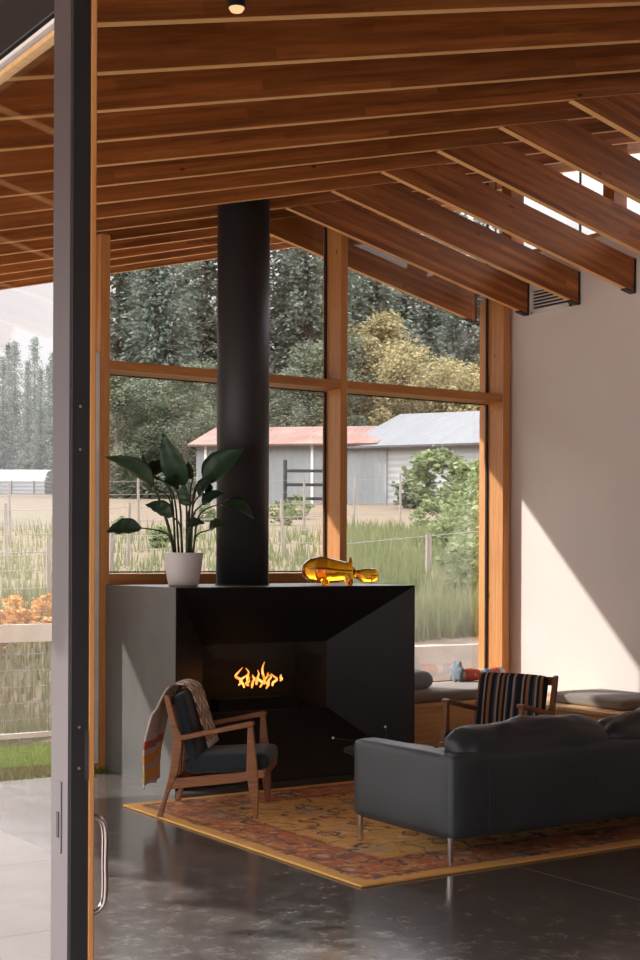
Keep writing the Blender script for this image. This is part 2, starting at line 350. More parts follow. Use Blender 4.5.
def bolster_mat():
    m, nt, b, o = mat('patchwork_cloth'); t = N(nt, 'ShaderNodeTexCoord'); sp = N(nt, 'ShaderNodeSeparateXYZ'); nt.links.new(t.outputs['Object'], sp.inputs[0])
    x = math_n(nt, 'ADD', math_n(nt, 'MULTIPLY', sp.outputs['X'], 2.0), .5)
    c = ramp(nt, x, [(0, (.35, .37, .40)), (.12, (.50, .085, .045)), (.36, (.60, .10, .05)), (.46, (.66, .64, .62)), (.58, (.13, .22, .30)), (.70, (.55, .10, .06)), (.86, (.40, .42, .46))], 'CONSTANT')
    vo = N(nt, 'ShaderNodeTexVoronoi'); vo.inputs['Scale'].default_value = 26; nt.links.new(t.outputs['Object'], vo.inputs['Vector'])
    dots = ramp(nt, vo.outputs['Distance'], [(.26, (1,) * 3), (.30, (0,) * 3)])
    c = mixc(nt, math_n(nt, 'MULTIPLY', dots, .6), c, (.55, .52, .56))
    nt.links.new(c, b.inputs['Base Color']); b.inputs['Roughness'].default_value = .9; return m
M['patchwork'] = bolster_mat()

def amber():
    m, nt, b, o = mat('amber_glass')
    b.inputs['Base Color'].default_value = (.9, .36, .01, 1); b.inputs['Roughness'].default_value = .03
    b.inputs['Transmission Weight'].default_value = 1; b.inputs['IOR'].default_value = 1.45
    v = coords(nt); c = ramp(nt, noise_tex(nt, v, 9, 3), [(.3, (.74, .24, .004)), (.7, (.97, .47, .03))]); nt.links.new(c, b.inputs['Base Color'])
    return m
M['amber'] = amber()
def flame():
    m = bpy.data.materials.new('flame'); m.use_nodes = True; nt = m.node_tree; nt.nodes.clear()
    o = N(nt, 'ShaderNodeOutputMaterial'); e = N(nt, 'ShaderNodeEmission'); v = coords(nt)
    c = ramp(nt, noise_tex(nt, v, 30, 3), [(.35, (1.0, .20, .015)), (.65, (1.0, .50, .12))]); nt.links.new(c, e.inputs[0]); e.inputs[1].default_value = .55
    nt.links.new(e.outputs[0], o.inputs[0]); return m
M['flame'] = flame()
def lamp_mat():
    m = bpy.data.materials.new('lamp_glow'); m.use_nodes = True; nt = m.node_tree; nt.nodes.clear()
    o = N(nt, 'ShaderNodeOutputMaterial'); e = N(nt, 'ShaderNodeEmission'); e.inputs[0].default_value = (1, .55, .28, 1); e.inputs[1].default_value = .28
    v = coords(nt); nz = ramp(nt, noise_tex(nt, v, 20), [(0, (1, .5, .22)), (1, (1, .6, .32))]); nt.links.new(nz, e.inputs[0])
    nt.links.new(e.outputs[0], o.inputs[0]); return m
M['lamp'] = lamp_mat()

# ------------------------------------------------------------------ builders
def tag(o, label=None, cat=None, group=None, kind=None):
    if label: o['label'] = label
    if cat: o['category'] = cat
    if group: o['group'] = group
    if kind: o['kind'] = kind
    return o
def empty(name, loc=(0, 0, 0), rz=0, label=None, cat=None, group=None, kind=None):
    o = bpy.data.objects.new(name, None); COL.objects.link(o); o.location = loc; o.rotation_euler = (0, 0, rz); o.empty_display_size = .1
    return tag(o, label, cat, group, kind)
def link_mesh(name, me, m, parent=None, loc=None, rot=None, smooth=False):
    if m: me.materials.append(m)
    if smooth:
        me.polygons.foreach_set('use_smooth', [True] * len(me.polygons))
    o = bpy.data.objects.new(name, me); COL.objects.link(o)
    if loc is not None: o.location = loc
    if rot is not None: o.rotation_euler = rot
    if parent: o.parent = parent
    return o
def obj(name, bm, m, parent=None, loc=None, rot=None, smooth=False):
    bmesh.ops.recalc_face_normals(bm, faces=bm.faces[:])
    me = bpy.data.meshes.new(name); bm.to_mesh(me); bm.free()
    return link_mesh(name, me, m, parent, loc, rot, smooth)
def pydata(name, vs_, fs, m, parent=None, loc=None, rot=None, smooth=False):
    me = bpy.data.meshes.new(name); me.from_pydata([tuple(v) for v in vs_], [], fs); me.update()
    return link_mesh(name, me, m, parent, loc, rot, smooth)
def add_box(bm, lo, hi, bev=0, seg=2):
    t = bmesh.new()
    bmesh.ops.create_cube(t, size=1)
    for v in t.verts: v.co = Vector([(lo[i] + hi[i]) / 2 + v.co[i] * (hi[i] - lo[i]) for i in range(3)])
    if bev: bmesh.ops.bevel(t, geom=t.edges[:], offset=bev, segments=seg, affect='EDGES', profile=.5)
    me = bpy.data.meshes.new('tmp'); t.to_mesh(me); t.free(); bm.from_mesh(me); bpy.data.meshes.remove(me)
def box(name, lo, hi, m, parent=None, bev=0, seg=2, local=False):
    bm = bmesh.new(); c = [(lo[i] + hi[i]) / 2 for i in range(3)]; h = [(hi[i] - lo[i]) / 2 for i in range(3)]
    add_box(bm, [-x for x in h], h, bev, seg)
    return obj(name, bm, m, parent, c)
def add_prism(bm, pts, y0, y1, plane='XZ', bev=0):
    """polygon in a plane extruded along the third axis"""
    t = bmesh.new()
    f = (lambda a, b, c: (a, c, b)) if plane == 'XZ' else ((lambda a, b, c: (a, b, c)) if plane == 'XY' else (lambda a, b, c: (c, a, b)))
    v0 = [t.verts.new(f(a, b, y0)) for a, b in pts]; v1 = [t.verts.new(f(a, b, y1)) for a, b in pts]
    t.faces.new(v0); t.faces.new(v1[::-1]); n = len(pts)
    for i in range(n): t.faces.new((v0[i], v1[i], v1[(i + 1) % n], v0[(i + 1) % n]))
    bmesh.ops.recalc_face_normals(t, faces=t.faces[:])
    if bev: bmesh.ops.bevel(t, geom=t.edges[:], offset=bev, segments=2, affect='EDGES', profile=.5)
    me = bpy.data.meshes.new('tmp'); t.to_mesh(me); t.free(); bm.from_mesh(me); bpy.data.meshes.remove(me)
def add_tube(bm, pts, rad, n=8, cap=True):
    pts = [Vector(p) for p in pts]; rings = []
    rads = rad if isinstance(rad, (list, tuple)) else [rad] * len(pts)
    up = Vector((0.123, 0.31, 1)).normalized()
    for i, p in enumerate(pts):
        d = (pts[min(i + 1, len(pts) - 1)] - pts[max(i - 1, 0)]).normalized()
        a = d.cross(up)
        if a.length < 1e-3: a = d.cross(Vector((1, 0, 0)))
        a.normalize(); b = d.cross(a).normalized()
        rings.append([bm.verts.new(p + (a * math.cos(2 * math.pi * k / n) + b * math.sin(2 * math.pi * k / n)) * rads[i]) for k in range(n)])
    for r0, r1 in zip(rings, rings[1:]):
        for k in range(n): bm.faces.new((r0[k], r0[(k + 1) % n], r1[(k + 1) % n], r1[k]))
    if cap: bm.faces.new(rings[0][::-1]); bm.faces.new(rings[-1])
def add_lathe(bm, prof, n=40, c=(0, 0, 0)):
    rings = [[bm.verts.new((c[0] + r * math.cos(2 * math.pi * k / n), c[1] + r * math.sin(2 * math.pi * k / n), c[2] + z)) for k in range(n)] for r, z in prof]
    for r0, r1 in zip(rings, rings[1:]):
        for k in range(n): bm.faces.new((r0[k], r0[(k + 1) % n], r1[(k + 1) % n], r1[k]))
    bm.faces.new(rings[0][::-1]); bm.faces.new(rings[-1])
def smooth_path(pts, n=6):
    """Catmull-Rom through points"""
    P = [Vector(p) for p in pts]; P = [P[0] * 2 - P[1]] + P + [P[-1] * 2 - P[-2]]; out = []
    for i in range(1, len(P) - 2):
        for k in range(n):
            t = k / n
            out.append(.5 * ((2 * P[i]) + (-P[i - 1] + P[i + 1]) * t + (2 * P[i - 1] - 5 * P[i] + 4 * P[i + 1] - P[i + 2]) * t * t + (-P[i - 1] + 3 * P[i] - 3 * P[i + 1] + P[i + 2]) * t ** 3))
    out.append(P[-2]); return out
def soft_box(h, r, n=14, bulge=(0, 0, 0), amp=0, nsc=4, seed=0, flt=None):
    """upholstered block: half sizes h, corner radius r, bulge per axis, wrinkle noise"""
    bm = bmesh.new(); bmesh.ops.create_cube(bm, size=2)
    bmesh.ops.subdivide_edges(bm, edges=bm.edges[:], cuts=n, use_grid_fill=True)
    off = Vector((seed * 3.1, seed * 1.7, seed))
    for v in bm.verts:
        p = v.co.copy(); q = Vector((0, 0, 0)); d = Vector((0, 0, 0))
        for i in range(3):
            s = math.copysign(abs(p[i]) ** .75, p[i]); x = s * h[i]; lim = h[i] - r
            q[i] = max(-lim, min(lim, x)); d[i] = x - q[i]
        m_ = max(abs(d[0]), abs(d[1]), abs(d[2]))
        if d.length > 1e-9: d = d.normalized() * m_ if True else d
        o = q + d
        for i in range(3):
            j, k = (i + 1) % 3, (i + 2) % 3
            o[i] += math.copysign(1, p[i]) * (abs(p[i]) ** 2) * bulge[i] * (1 - p[j] ** 2) * (1 - p[k] ** 2)
        if amp:
            o += (o.normalized() if o.length > 1e-6 else Vector((0, 0, 1))) * amp * noise.noise(o * nsc + off)
        if flt: o = flt(o, p)
        v.co = o
    return bm

# ------------------------------------------------------------------ roof geometry
XR, ZR, ML, MB = 5.575, 4.065, 0.2455, 0.236      # meeting point of rafters and braces, slopes
roofz = lambda x: ZR + ML * (x - XR)
bracez = lambda x: ZR - MB * (x - XR)
HB = .245; BW = .045
EAVE, XE = -0.6, 8.9

# ------------------------------------------------------------------ the room's shell
fl = box('floor', (1.0, -3.0, -.2), (8.3, 8.95, 0), M['floor']); fl.data.transform(Matrix.Translation(fl.location)); fl.location = (0, 0, 0)
tag(fl, 'dark polished concrete floor with fine saw-cut joints', 'floor', kind='structure')

pt_ = bmesh.new(); add_prism(pt_, [(-3.0, -3.0), (1.0, -3.0), (1.0, 2.3), (2.82, 6.6), (2.82, 8.95), (-3.0, 8.95)], -.2, .003, 'XY')
pt_ = obj('floor', pt_, M['patio']); tag(pt_, 'pale concrete terrace slab under the glazed door', 'floor', kind='structure')
wr = box('wall_right', (7.95, -2.6, 0), (8.15, 9.24, 4.0), M['plaster']); tag(wr, 'tall white plaster wall beside the window seat', 'wall', kind='structure')
wk = box('wall_back', (1.2, -2.8, 0), (8.15, -2.6, 4.75), M['plaster']); tag(wk, 'plain white wall behind the viewer', 'wall', kind='structure')
sl = box('trim_1', (7.93, -2.6, 4.0), (8.17, 9.24, 4.03), M['rail']); tag(sl, 'thin timber sill capping the white wall under the high windows', 'trim', kind='structure')

# roof deck
bm = bmesh.new(); L = (XE + .1 - EAVE + .05) / math.cos(math.atan(ML))
add_box(bm, (-L / 2, -7.35, 0), (L / 2, 7.35, .09))
xm = (XE + EAVE) / 2
dk = obj('ceiling', bm, M['deck'], None, (xm, 4.3, roofz(xm) + HB * 1.03 + .003), (0, -math.atan(ML), 0))
tag(dk, 'timber board deck resting on the roof beams', 'ceiling', kind='structure')
# beams
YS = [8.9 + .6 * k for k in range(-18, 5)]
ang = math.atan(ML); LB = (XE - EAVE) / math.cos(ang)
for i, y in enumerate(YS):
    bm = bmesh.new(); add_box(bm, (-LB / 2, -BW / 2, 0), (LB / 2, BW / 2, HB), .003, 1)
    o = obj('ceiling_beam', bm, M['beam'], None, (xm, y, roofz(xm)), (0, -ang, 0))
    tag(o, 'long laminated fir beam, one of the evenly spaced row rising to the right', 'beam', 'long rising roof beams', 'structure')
fa = bpy.data.objects['ceiling_beam'].copy(); COL.objects.link(fa); fa.name = 'trim_2'; fa.location = (xm, 11.6, roofz(xm) - .03)
tag(fa, 'timber fascia along the edge of the roof overhang outside', 'trim', kind='structure'); del fa['group']
# braces that fold down to the white wall
aB = math.atan(MB)
pts = [(XR + .01, bracez(XR + .01)), (7.93, bracez(7.93)), (7.93, bracez(7.93) + .252), (XR + .252 / (ML + MB), ZR + ML * .252 / (ML + MB))]
def brace(y, xend=7.93):
    P = [(XR + .01, bracez(XR + .01)), (xend, bracez(xend)), (xend, bracez(xend) + .252), (XR + .252 / (ML + MB), ZR + ML * .252 / (ML + MB))]
    loc = []
    for x, z in P:
        dx, dz = x - XR, z - ZR; c, s = math.cos(aB), math.sin(aB)
        loc.append((dx * c - dz * s, dx * s + dz * c))
    bm = bmesh.new(); add_prism(bm, loc, -BW / 2, BW / 2)
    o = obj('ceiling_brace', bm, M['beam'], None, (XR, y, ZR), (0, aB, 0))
    h = bmesh.new(); e = loc[1]; g = loc[2]
    c, s = math.cos(aB), math.sin(aB)
    back = lambda x, z: (x, z)
    add_prism(h, [(e[0], e[1] - .012), (e[0] + .016, e[1] - .009), (g[0] + .016, g[1]), (g[0], g[1])], -BW / 2 - .006, BW / 2 + .006)
    add_prism(h, [(e[0] - .09, e[1] - .012), (e[0], e[1] - .012), (e[0], e[1] - .002), (e[0] - .09, e[1] - .002)], -BW / 2 - .006, BW / 2 + .006)
    obj('beam_hanger', h, M['dark_metal'], o)
    return o
for y in YS[:19]:
    tag(brace(y), 'laminated fir brace folding down from the beams to the white wall', 'beam', 'braces over the white wall', 'structure')
bx_ = brace(9.5, 7.87); tag(bx_, 'outer fir brace seen through the glass under the overhang', 'beam', kind='structure')

# high windows above the white wall
cw = empty('window_2', (8.05, 8.9, 4.03)); tag(cw, 'strip of high windows between the white wall and the roof', 'window', kind='structure')
ys = [9.2 - 1.2 * k for k in range(0, 11)]
for y in ys:
    zt = roofz(8.05) + .25
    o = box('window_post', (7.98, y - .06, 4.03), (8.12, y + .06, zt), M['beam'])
    o.parent = cw; o.location = Vector(o.location) - Vector(cw.location)
for a, b_ in zip(ys, ys[1:]):
    o = box('pane', (8.045, b_ + .06, 4.03), (8.055, a - .06, roofz(8.05) + .22), M['glass']); o.parent = cw; o.location = Vector(o.location) - Vector(cw.location)

# vent grille in the white wall
vt = empty('wall_vent', (7.95, 8.60, 3.60), label='pale louvred air vent high on the white wall between two braces', cat='vent')
bm = bmesh.new()
for lo, hi in (((-.022, -.24, -.10), (0, .24, -.075)), ((-.022, -.24, .085), (0, .24, .10)), ((-.022, -.24, -.10), (0, -.215, .10)), ((-.022, .215, -.10), (0, .24, .10))): add_box(bm, lo, hi)
obj('frame', bm, M['white_metal'], vt)
bm = bmesh.new(); add_box(bm, (-.004, -.22, -.09), (0, .22, .09)); obj('backing', bm, M['black'], vt)
for k in range(6):
    bm = bmesh.new(); add_box(bm, (-.020, -.215, -.004), (-.004, .215, .004)); obj('louvre', bm, M['white_metal'], vt, (0, 0, -.062 + k * .027), (0, R(-28), 0))

# ------------------------------------------------------------------ the big window
YF, YG = 9.07, 9.27
win = empty('window_1', (0, 0, 0)); tag(win, 'tall timber framed window wall behind the fireplace', 'window', kind='structure')
def wpart(name, lo, hi, m): return box(name, lo, hi, m, win, .003, 1)
wpart('window_post', (4.168, YF, 0), (4.245, 9.32, roofz(4.2) + .0), M['post'])
wpart('window_sun_strip', (4.10, YF - .005, .05), (4.167, 9.30, 2.9), M['white_metal'])  # white strip, paints in the sun on the timber edge here
wpart('window_post', (3.92, 9.10, 0), (4.099, 9.20, roofz(4.0) + .0), M['post'])
wpart('window_post', (6.19, YF, 1.30), (6.256, 9.32, roofz(6.2) - .0), M['post'])
wpart('window_post', (7.838, YF, .30), (7.912, 9.32, 3.78), M['post'])
wpart('window_post', (7.955, 9.40, .30), (8.04, 9.52, 3.70), M['post'])
for (x0, x1) in ((4.245, 6.19), (6.256, 7.838)):
    wpart('window_transom', (x0, 9.075, 2.79), (x1, 9.31, 2.855), M['rail'])
wpart('window_sill', (4.245, 9.075, 1.28), (6.19, 9.31, 1.365), M['rail'])
wpart('window_sill', (6.256, 9.075, .36), (7.838, 9.31, .45), M['rail'])
def pane(x0, x1, z0, z1, top=None, wr_=.013):
    bm = bmesh.new()
    P = [(x0, z0), (x1, z0), (x1, z1 if top is None else top(x1)), (x0, z1 if top is None else top(x0))]
    add_prism(bm, P, YG - .003, YG + .003); obj('pane', bm, M['glass'], win)
    g = bmesh.new()
    for k, (a, b_) in enumerate(((P[0], P[1]), (P[1], P[2]), (P[2], P[3]), (P[3], P[0]))):
        add_tube(g, [(a[0], YG, a[1]), (b_[0], YG, b_[1])], wr_ if k == 1 else .006, 4)
    obj('gasket', g, M['gasket'], win)
roofu = lambda x: roofz(x) + .24
pane(4.255, 6.18, 1.375, 2.78); pane(4.255, 6.18, 2.865, 0, roofu)
pane(6.266, 7.828, .46, 2.78); pane(6.266, 7.828, 2.865, 0, lambda x: roofz(x) + .24)
pane(7.92, 8.9, 4.0, 0, lambda x: roofz(x) + .24)
wl = box('wall_window', (4.245, 9.08, 0), (6.2, 9.24, 1.28), M['plaster']); tag(wl, 'low wall under the window behind the fireplace', 'wall', kind='structure')
w2 = box('wall_seat', (6.19, 9.08, 0), (7.95, 9.24, .36), M['plaster']); tag(w2, 'low wall under the window behind the window seat', 'wall', kind='structure')
w3 = box('wall_corner', (7.912, 9.13, .3), (7.95, 9.24, 4.0), M['plaster']); tag(w3, 'narrow return of the white wall beside the window', 'wall', kind='structure')

# ------------------------------------------------------------------ glazed door in the foreground
XD = 1.05; TH = .053; DY0 = 2.416; DY1 = 4.9; DT = 2.515
dr = empty('door_1', (XD, DY0, 0)); tag(dr, 'open glazed door with dark frame and timber inner face in the foreground', 'door', kind='structure')
def dpart(name, lo, hi, m, bev=.002):
    o = box(name, lo, hi, m, None, bev, 1); o.parent = dr; o.location = Vector(o.location) - Vector(dr.location); return o
dpart('door_stile', (XD + .004, DY0, 0), (XD + TH - .012, DY0 + .076, DT + .10), M['dark_metal'])
dpart('stile_cladding', (XD, DY0 + .001, 0), (XD + .004, DY0 + .077, DT + .10), M['aluminium'], 0)
dpart('inner_facing', (XD + TH - .012, DY0, 0), (XD + TH, DY0 + .076, DT + .10), M['oak'])
dpart('door_stile', (XD, DY1 - .1, 0), (XD + TH - .012, DY1, DT), M['dark_metal'])
dpart('top_rail', (XD, DY0 + .076, DT - .0), (XD + TH - .012, DY1 - .1, DT + .10), M['dark_metal'])
dpart('inner_facing', (XD + TH - .012, DY0 + .1, DT + .0), (XD + TH, DY1 - .1, DT + .10), M['oak'])
dpart('rail_bead', (XD + .002, DY0 + .076, DT - .018), (XD + .022, DY1 - .1, DT - .010), M['white_metal'], 0)
dpart('rail_bead', (XD + .002, DY0 + .076, DT - .042), (XD + .022, DY1 - .1, DT - .032), M['bench_wood'], 0)
dpart('bottom_rail', (XD, DY0 + .10, 0), (XD + TH - .012, DY1 - .1, .10), M['dark_metal'])
dpart('pane', (XD + .013, DY0 + .076, .10), (XD + .021, DY1 - .1, DT), M['door_glass'], 0)
dpart('lock_plate', (XD - .002, DY0 + .028, .949), (XD, DY0 + .050, 1.081), M['aluminium'], 0)
dpart('lock_slot', (XD - .0035, DY0 + .036, .977), (XD - .0015, DY0 + .046, 1.024), M['black'], 0)
dpart('strike_plate', (XD + .0335, DY0 - .0015, 1.084), (XD + .0395, DY0 + .001, 1.176), M['black'], 0)
for z in (1.692, 1.771, 1.108, 1.183):
    bm = bmesh.new(); add_tube(bm, [(XD + .021, DY0 - .0015, z), (XD + .021, DY0 + .001, z)], .0028, 10)
    o = obj('screw', bm, M['chrome'], dr); o.location = -Vector(dr.location)
bm = bmesh.new(); xh = XD + TH; yh = DY0 + .05
add_tube(bm, smooth_path([(xh, yh, .824), (xh + .012, yh, .824), (xh + .034, yh, .831), (xh + .044, yh, .855), (xh + .044, yh, .92), (xh + .044, yh, .977), (xh + .034, yh, 1.0), (xh + .012, yh, 1.007), (xh, yh, 1.007)], 5), .0062, 12)
o = obj('door_handle', bm, M['chrome'], dr, smooth=True); o.location = -Vector(dr.location)
hd = box('trim_3', (XD - .02, 2.35, DT + .16), (XD + .10, 5.2, DT + .34), M['dark_metal']); tag(hd, 'dark header beam above the glazed door', 'trim', kind='structure')

# ------------------------------------------------------------------ fireplace
fp = empty('fireplace', (4.22, 8.03, 0), label='large blackened steel fireplace block with a tapered recess and fire', cat='fireplace')
FX, FY, FZ = 1.905, 1.04, 1.29
IN = (.415, 1.42, .42, .89, .40)
bm = bmesh.new()
O = [(0, 0, 0), (FX, 0, 0), (FX, 0, FZ), (0, 0, FZ)]
ov = [bm.verts.new(p) for p in O]; bv = [bm.verts.new((p[0], FY, p[2])) for p in O]
for a, b_ in ((0, 1), (1, 2), (2, 3), (3, 0)): bm.faces.new((ov[a], ov[b_], bv[b_], bv[a]))
bm.faces.new(bv)
obj('casing', bm, M['steel'], fp)
bm = bmesh.new()
e_ = .006
ov = [bm.verts.new((p[0] + (e_ if p[0] == 0 else -e_), .0, p[2] + (e_ if p[2] == 0 else -e_))) for p in O]
iv = [bm.verts.new(p) for p in ((IN[0], IN[4], IN[2]), (IN[1], IN[4], IN[2]), (IN[1], IN[4], IN[3]), (IN[0], IN[4], IN[3]))]
for a, b_ in ((0, 1), (1, 2), (2, 3), (3, 0)): bm.faces.new((ov[a], ov[b_], iv[b_], iv[a]))
tp = [bm.verts.new(p) for p in O]
for a, b_ in ((0, 1), (1, 2), (2, 3), (3, 0)): bm.faces.new((tp[a], tp[b_], ov[b_], ov[a]))
obj('tapered_surround', bm, M['surround'], fp)
bm = bmesh.new()
f0 = [bm.verts.new(v) for v in ((IN[0], IN[4], IN[2]), (IN[1], IN[4], IN[2]), (IN[1], IN[4], IN[3]), (IN[0], IN[4], IN[3]))]
f1 = [bm.verts.new((v.co.x, .82, v.co.z)) for v in f0]
for a, b_ in ((0, 1), (1, 2), (2, 3), (3, 0)): bm.faces.new((f0[a], f0[b_], f1[b_], f1[a]))
bm.faces.new(f1); obj('firebox', bm, M['black'], fp)
bm = bmesh.new(); add_box(bm, (.60, .50, .421), (1.24, .62, .50)); obj('burner', bm, M['dark_metal'], fp)
bm = bmesh.new(); add_box(bm, (IN[0], IN[4] + .002, IN[2]), (IN[1], IN[4] + .006, IN[3])); obj('fire_glass', bm, M['fire_glass'], fp)

fire = empty('fire', (5.165, 8.56, .505), label='small orange gas fire burning inside the black fireplace', cat='fire')
rnd = random.Random(5)
for k in range(11):
    t = k / 10; x = -.165 + .29 * t + rnd.uniform(-.01, .01); y = rnd.uniform(-.03, .03)
    hgt = .06 + .08 * rnd.random() + .05 * math.exp(-((t - .72) / .2) ** 2); z0 = .05 + rnd.uniform(0, .04)
    path = [(x, y, z0)]; n = 5
    for i in range(1, n): path.append((x + rnd.uniform(-.022, .022) + .02 * math.sin(i * 1.7 + k), y + rnd.uniform(-.008, .008), z0 + hgt * i / (n - 1)))
    pp = smooth_path(path, 4); m_ = len(pp) - 1
    bm = bmesh.new(); add_tube(bm, pp, [.0015 + .010 * math.sin(math.pi * min(1, .12 + .88 * i / m_)) ** .8 * (1 - .5 * i / m_) for i in range(m_ + 1)], 6)
    obj('flame', bm, M['flame'], fire, smooth=True)
bm = bmesh.new(); add_tube(bm, smooth_path([(.165, 0, .10), (.178, 0, .115), (.172, 0, .135), (.178, 0, .15)], 4), [.002, .004, .007, .010, .012, .012, .011, .010, .008, .006, .004, .003, .002], 6); obj('flame', bm, M['flame'], fire, smooth=True)

# flue
fx, fy = 5.005, 8.535
fu = empty('flue', (fx, fy, FZ), label='thick round black flue rising from the fireplace to the roof', cat='flue')
zt = roofz(fx) + HB - .05
bm = bmesh.new(); add_lathe(bm, [(.182, 0.012), (.182, zt - FZ)], 64); obj('pipe', bm, M['flue'], fu, smooth=True).data.polygons.foreach_set('use_smooth', [len(p.vertices) == 4 for p in fu.children[0].data.polygons])
bm = bmesh.new(); add_lathe(bm, [(.188, 0.0), (.188, .012)], 64); obj('base_collar', bm, M['flue'], fu)

# ------------------------------------------------------------------ rug
rg = bmesh.new(); add_box(rg, (-1.5, -1.235, 0), (1.5, 1.235, .012), .005, 2)
rug = obj('rug', rg, M['rug'], None, (5.20, 6.475, 0.0)); tag(rug, 'orange and red patterned persian rug under the sofa and armchairs', 'rug')

# ------------------------------------------------------------------ sofa
sf = empty('sofa', (4.255, 5.275, .012), label='low black leather sofa seen from behind on slim metal legs', cat='sofa')
W, D, ZB, ZT = 2.25, .84, .128, .53
def leather_block(name, lo, hi, r=.035, bulge=(0, 0, 0), n=14, amp=0, seed=1, nsc=4):
    h = [(hi[i] - lo[i]) / 2 for i in range(3)]; c = [(hi[i] + lo[i]) / 2 for i in range(3)]
    return obj(name, soft_box(h, r, n, bulge, amp, nsc, seed), M['leather'], sf, c, smooth=True)
leather_block('arm', (0, .02, ZB), (.145, D, ZT), .03, (.006, .004, .006))
leather_block('arm', (W - .145, .02, ZB), (W, D, ZT), .03, (.006, .004, .006))
leather_block('back', (0.004, 0, ZB), (W - .004, .13, ZT + .008), .03, (.0, .008, .004))
leather_block('seat_base', (.14, .12, ZB + .01), (W - .14, D - .02, .30), .02)
for k in range(2):
    x0 = .15 + k * (W - .30) / 2; x1 = x0 + (W - .30) / 2
    leather_block('seat_cushion', (x0, .13, .30), (x1 - .004, D, .44), .05, (0, 0, .025), 16, .006, 3 + k, 5)
    h = ((x1 - x0) / 2 + .015, .105, .165)
    def slump(o, p):
        o.z += -.03 * abs(p[0]) ** 3 * (p[2] > 0) + .012 * math.sin(p[0] * 5 + k * 2) * (p[2] > .3)
        return o
    bm = soft_box(h, .085, 22, (.015, .035, .018), .030, 9, 7 + k, slump)
    obj('back_cushion', bm, M['leather'], sf, ((x0 + x1) / 2 - .02 + .012 * k, .150, .485), (R(6), 0, 0), smooth=True)
for x, y in ((.022, .045), (.022, D - .05), (W - .022, .045), (W - .022, D - .05)):
    bm = bmesh.new(); add_box(bm, (x - .011, y - .011, 0), (x + .011, y + .011, ZB + .012), .002, 1); obj('leg', bm, M['chrome'], sf)
for x in (.22, .95, 1.66):
    bm = bmesh.new(); add_tube(bm, [(x, -.0085, ZB + .03), (x, -.0085, ZT - .03)], .0012, 4); obj('seam', bm, M['leather'], sf)

# ------------------------------------------------------------------ armchairs
def armchair(p0, d, label, cushion, group=None, sc=1.0, back_mat=None):
    """frame in local axes: +X forward from the back leg, +Y to the sitter's left"""
    rz = math.atan2(d[1], d[0])
    ch = empty('armchair', (p0[0], p0[1], .012), rz, label, 'armchair', group); ch.scale = (sc,) * 3
    Wd = .545; t = .032
    for s, y in ((0, 0), (1, Wd)):
        y0, y1 = y - t / 2, y + t / 2
        bm = bmesh.new()
        add_prism(bm, [(-.022, 0), (.012, 0), (.045, .12), (.105, .26), (.128, .42), (.125, .47), (.100, .52), (.052, .695), (.030, .705), (.022, .690), (.060, .52), (.074, .44), (.055, .26), (.022, .12)], y0, y1, bev=.005)
        obj('rear_leg', bm, M['walnut'], ch)
        bm = bmesh.new()
        add_prism(bm, [(.543, 0), (.566, 0), (.572, .14), (.567, .27), (.535, .545), (.508, .545), (.500, .27), (.520, .14)], y0, y1, bev=.005)
        obj('front_leg', bm, M['walnut'], ch)
        bm = bmesh.new()
        add_prism(bm, [(.10, .445), (.11, .470), (.30, .508), (.52, .556), (.542, .553), (.545, .537), (.53, .528), (.30, .482), (.14, .445)], y0 - .012, y1 + .012, bev=.006)
        obj('armrest', bm, M['walnut'], ch)
        bm = bmesh.new()
        add_prism(bm, [(.045, .158), (.07, .220), (.45, .262), (.60, .283), (.61, .240), (.45, .205)], y - .012, y + .012, bev=.004)
        obj('side_rail', bm, M['walnut'], ch)
    for nm, (x, z), (hx, hz) in (('front_rail', (.600, .258), (.012, .024)), ('back_rail', (.075, .195), (.012, .026)), ('top_rail', (.045, .665), (.011, .028)), ('back_rail', (.098, .46), (.010, .018))):
        bm = bmesh.new(); add_box(bm, (x - hx, 0, z - hz), (x + hx, Wd, z + hz), .004, 2); obj(nm, bm, M['walnut'], ch)
    for k in range(5):
        bm = bmesh.new(); y = .09 + k * (Wd - .18) / 4
        add_tube(bm, [(.075, y, .20), (.098, y, .46), (.045, y, .67)], .008, 8); obj('back_spindle', bm, M['walnut'], ch)
    bm = soft_box((.245, .245, .048), .035, 14, (.01, 0, .018), .004, 6, 2)
    obj('seat_cushion', bm, cushion, ch, (.375, Wd / 2, .305), (0, R(-3.5), 0), True)
    bm = soft_box((.036, .245, .200), .03, 14, (.010, 0, .008), .003, 6, 4)
    obj('back_cushion', bm, back_mat or cushion, ch, (.140, Wd / 2, .505), (0, R(-13.5), 0), True)
    return ch
c1 = armchair((3.708, 7.232), (.78, -.626), 'walnut armchair with navy cushions and a blanket over its back, by the fireplace', M['navy'], None, .985)
c2 = armchair((6.295, 7.46), (-.93, -.36), 'armchair with a vertically striped backrest, between the sofa and the window seat', M['navy'], None, 1.0, M['stripe'])

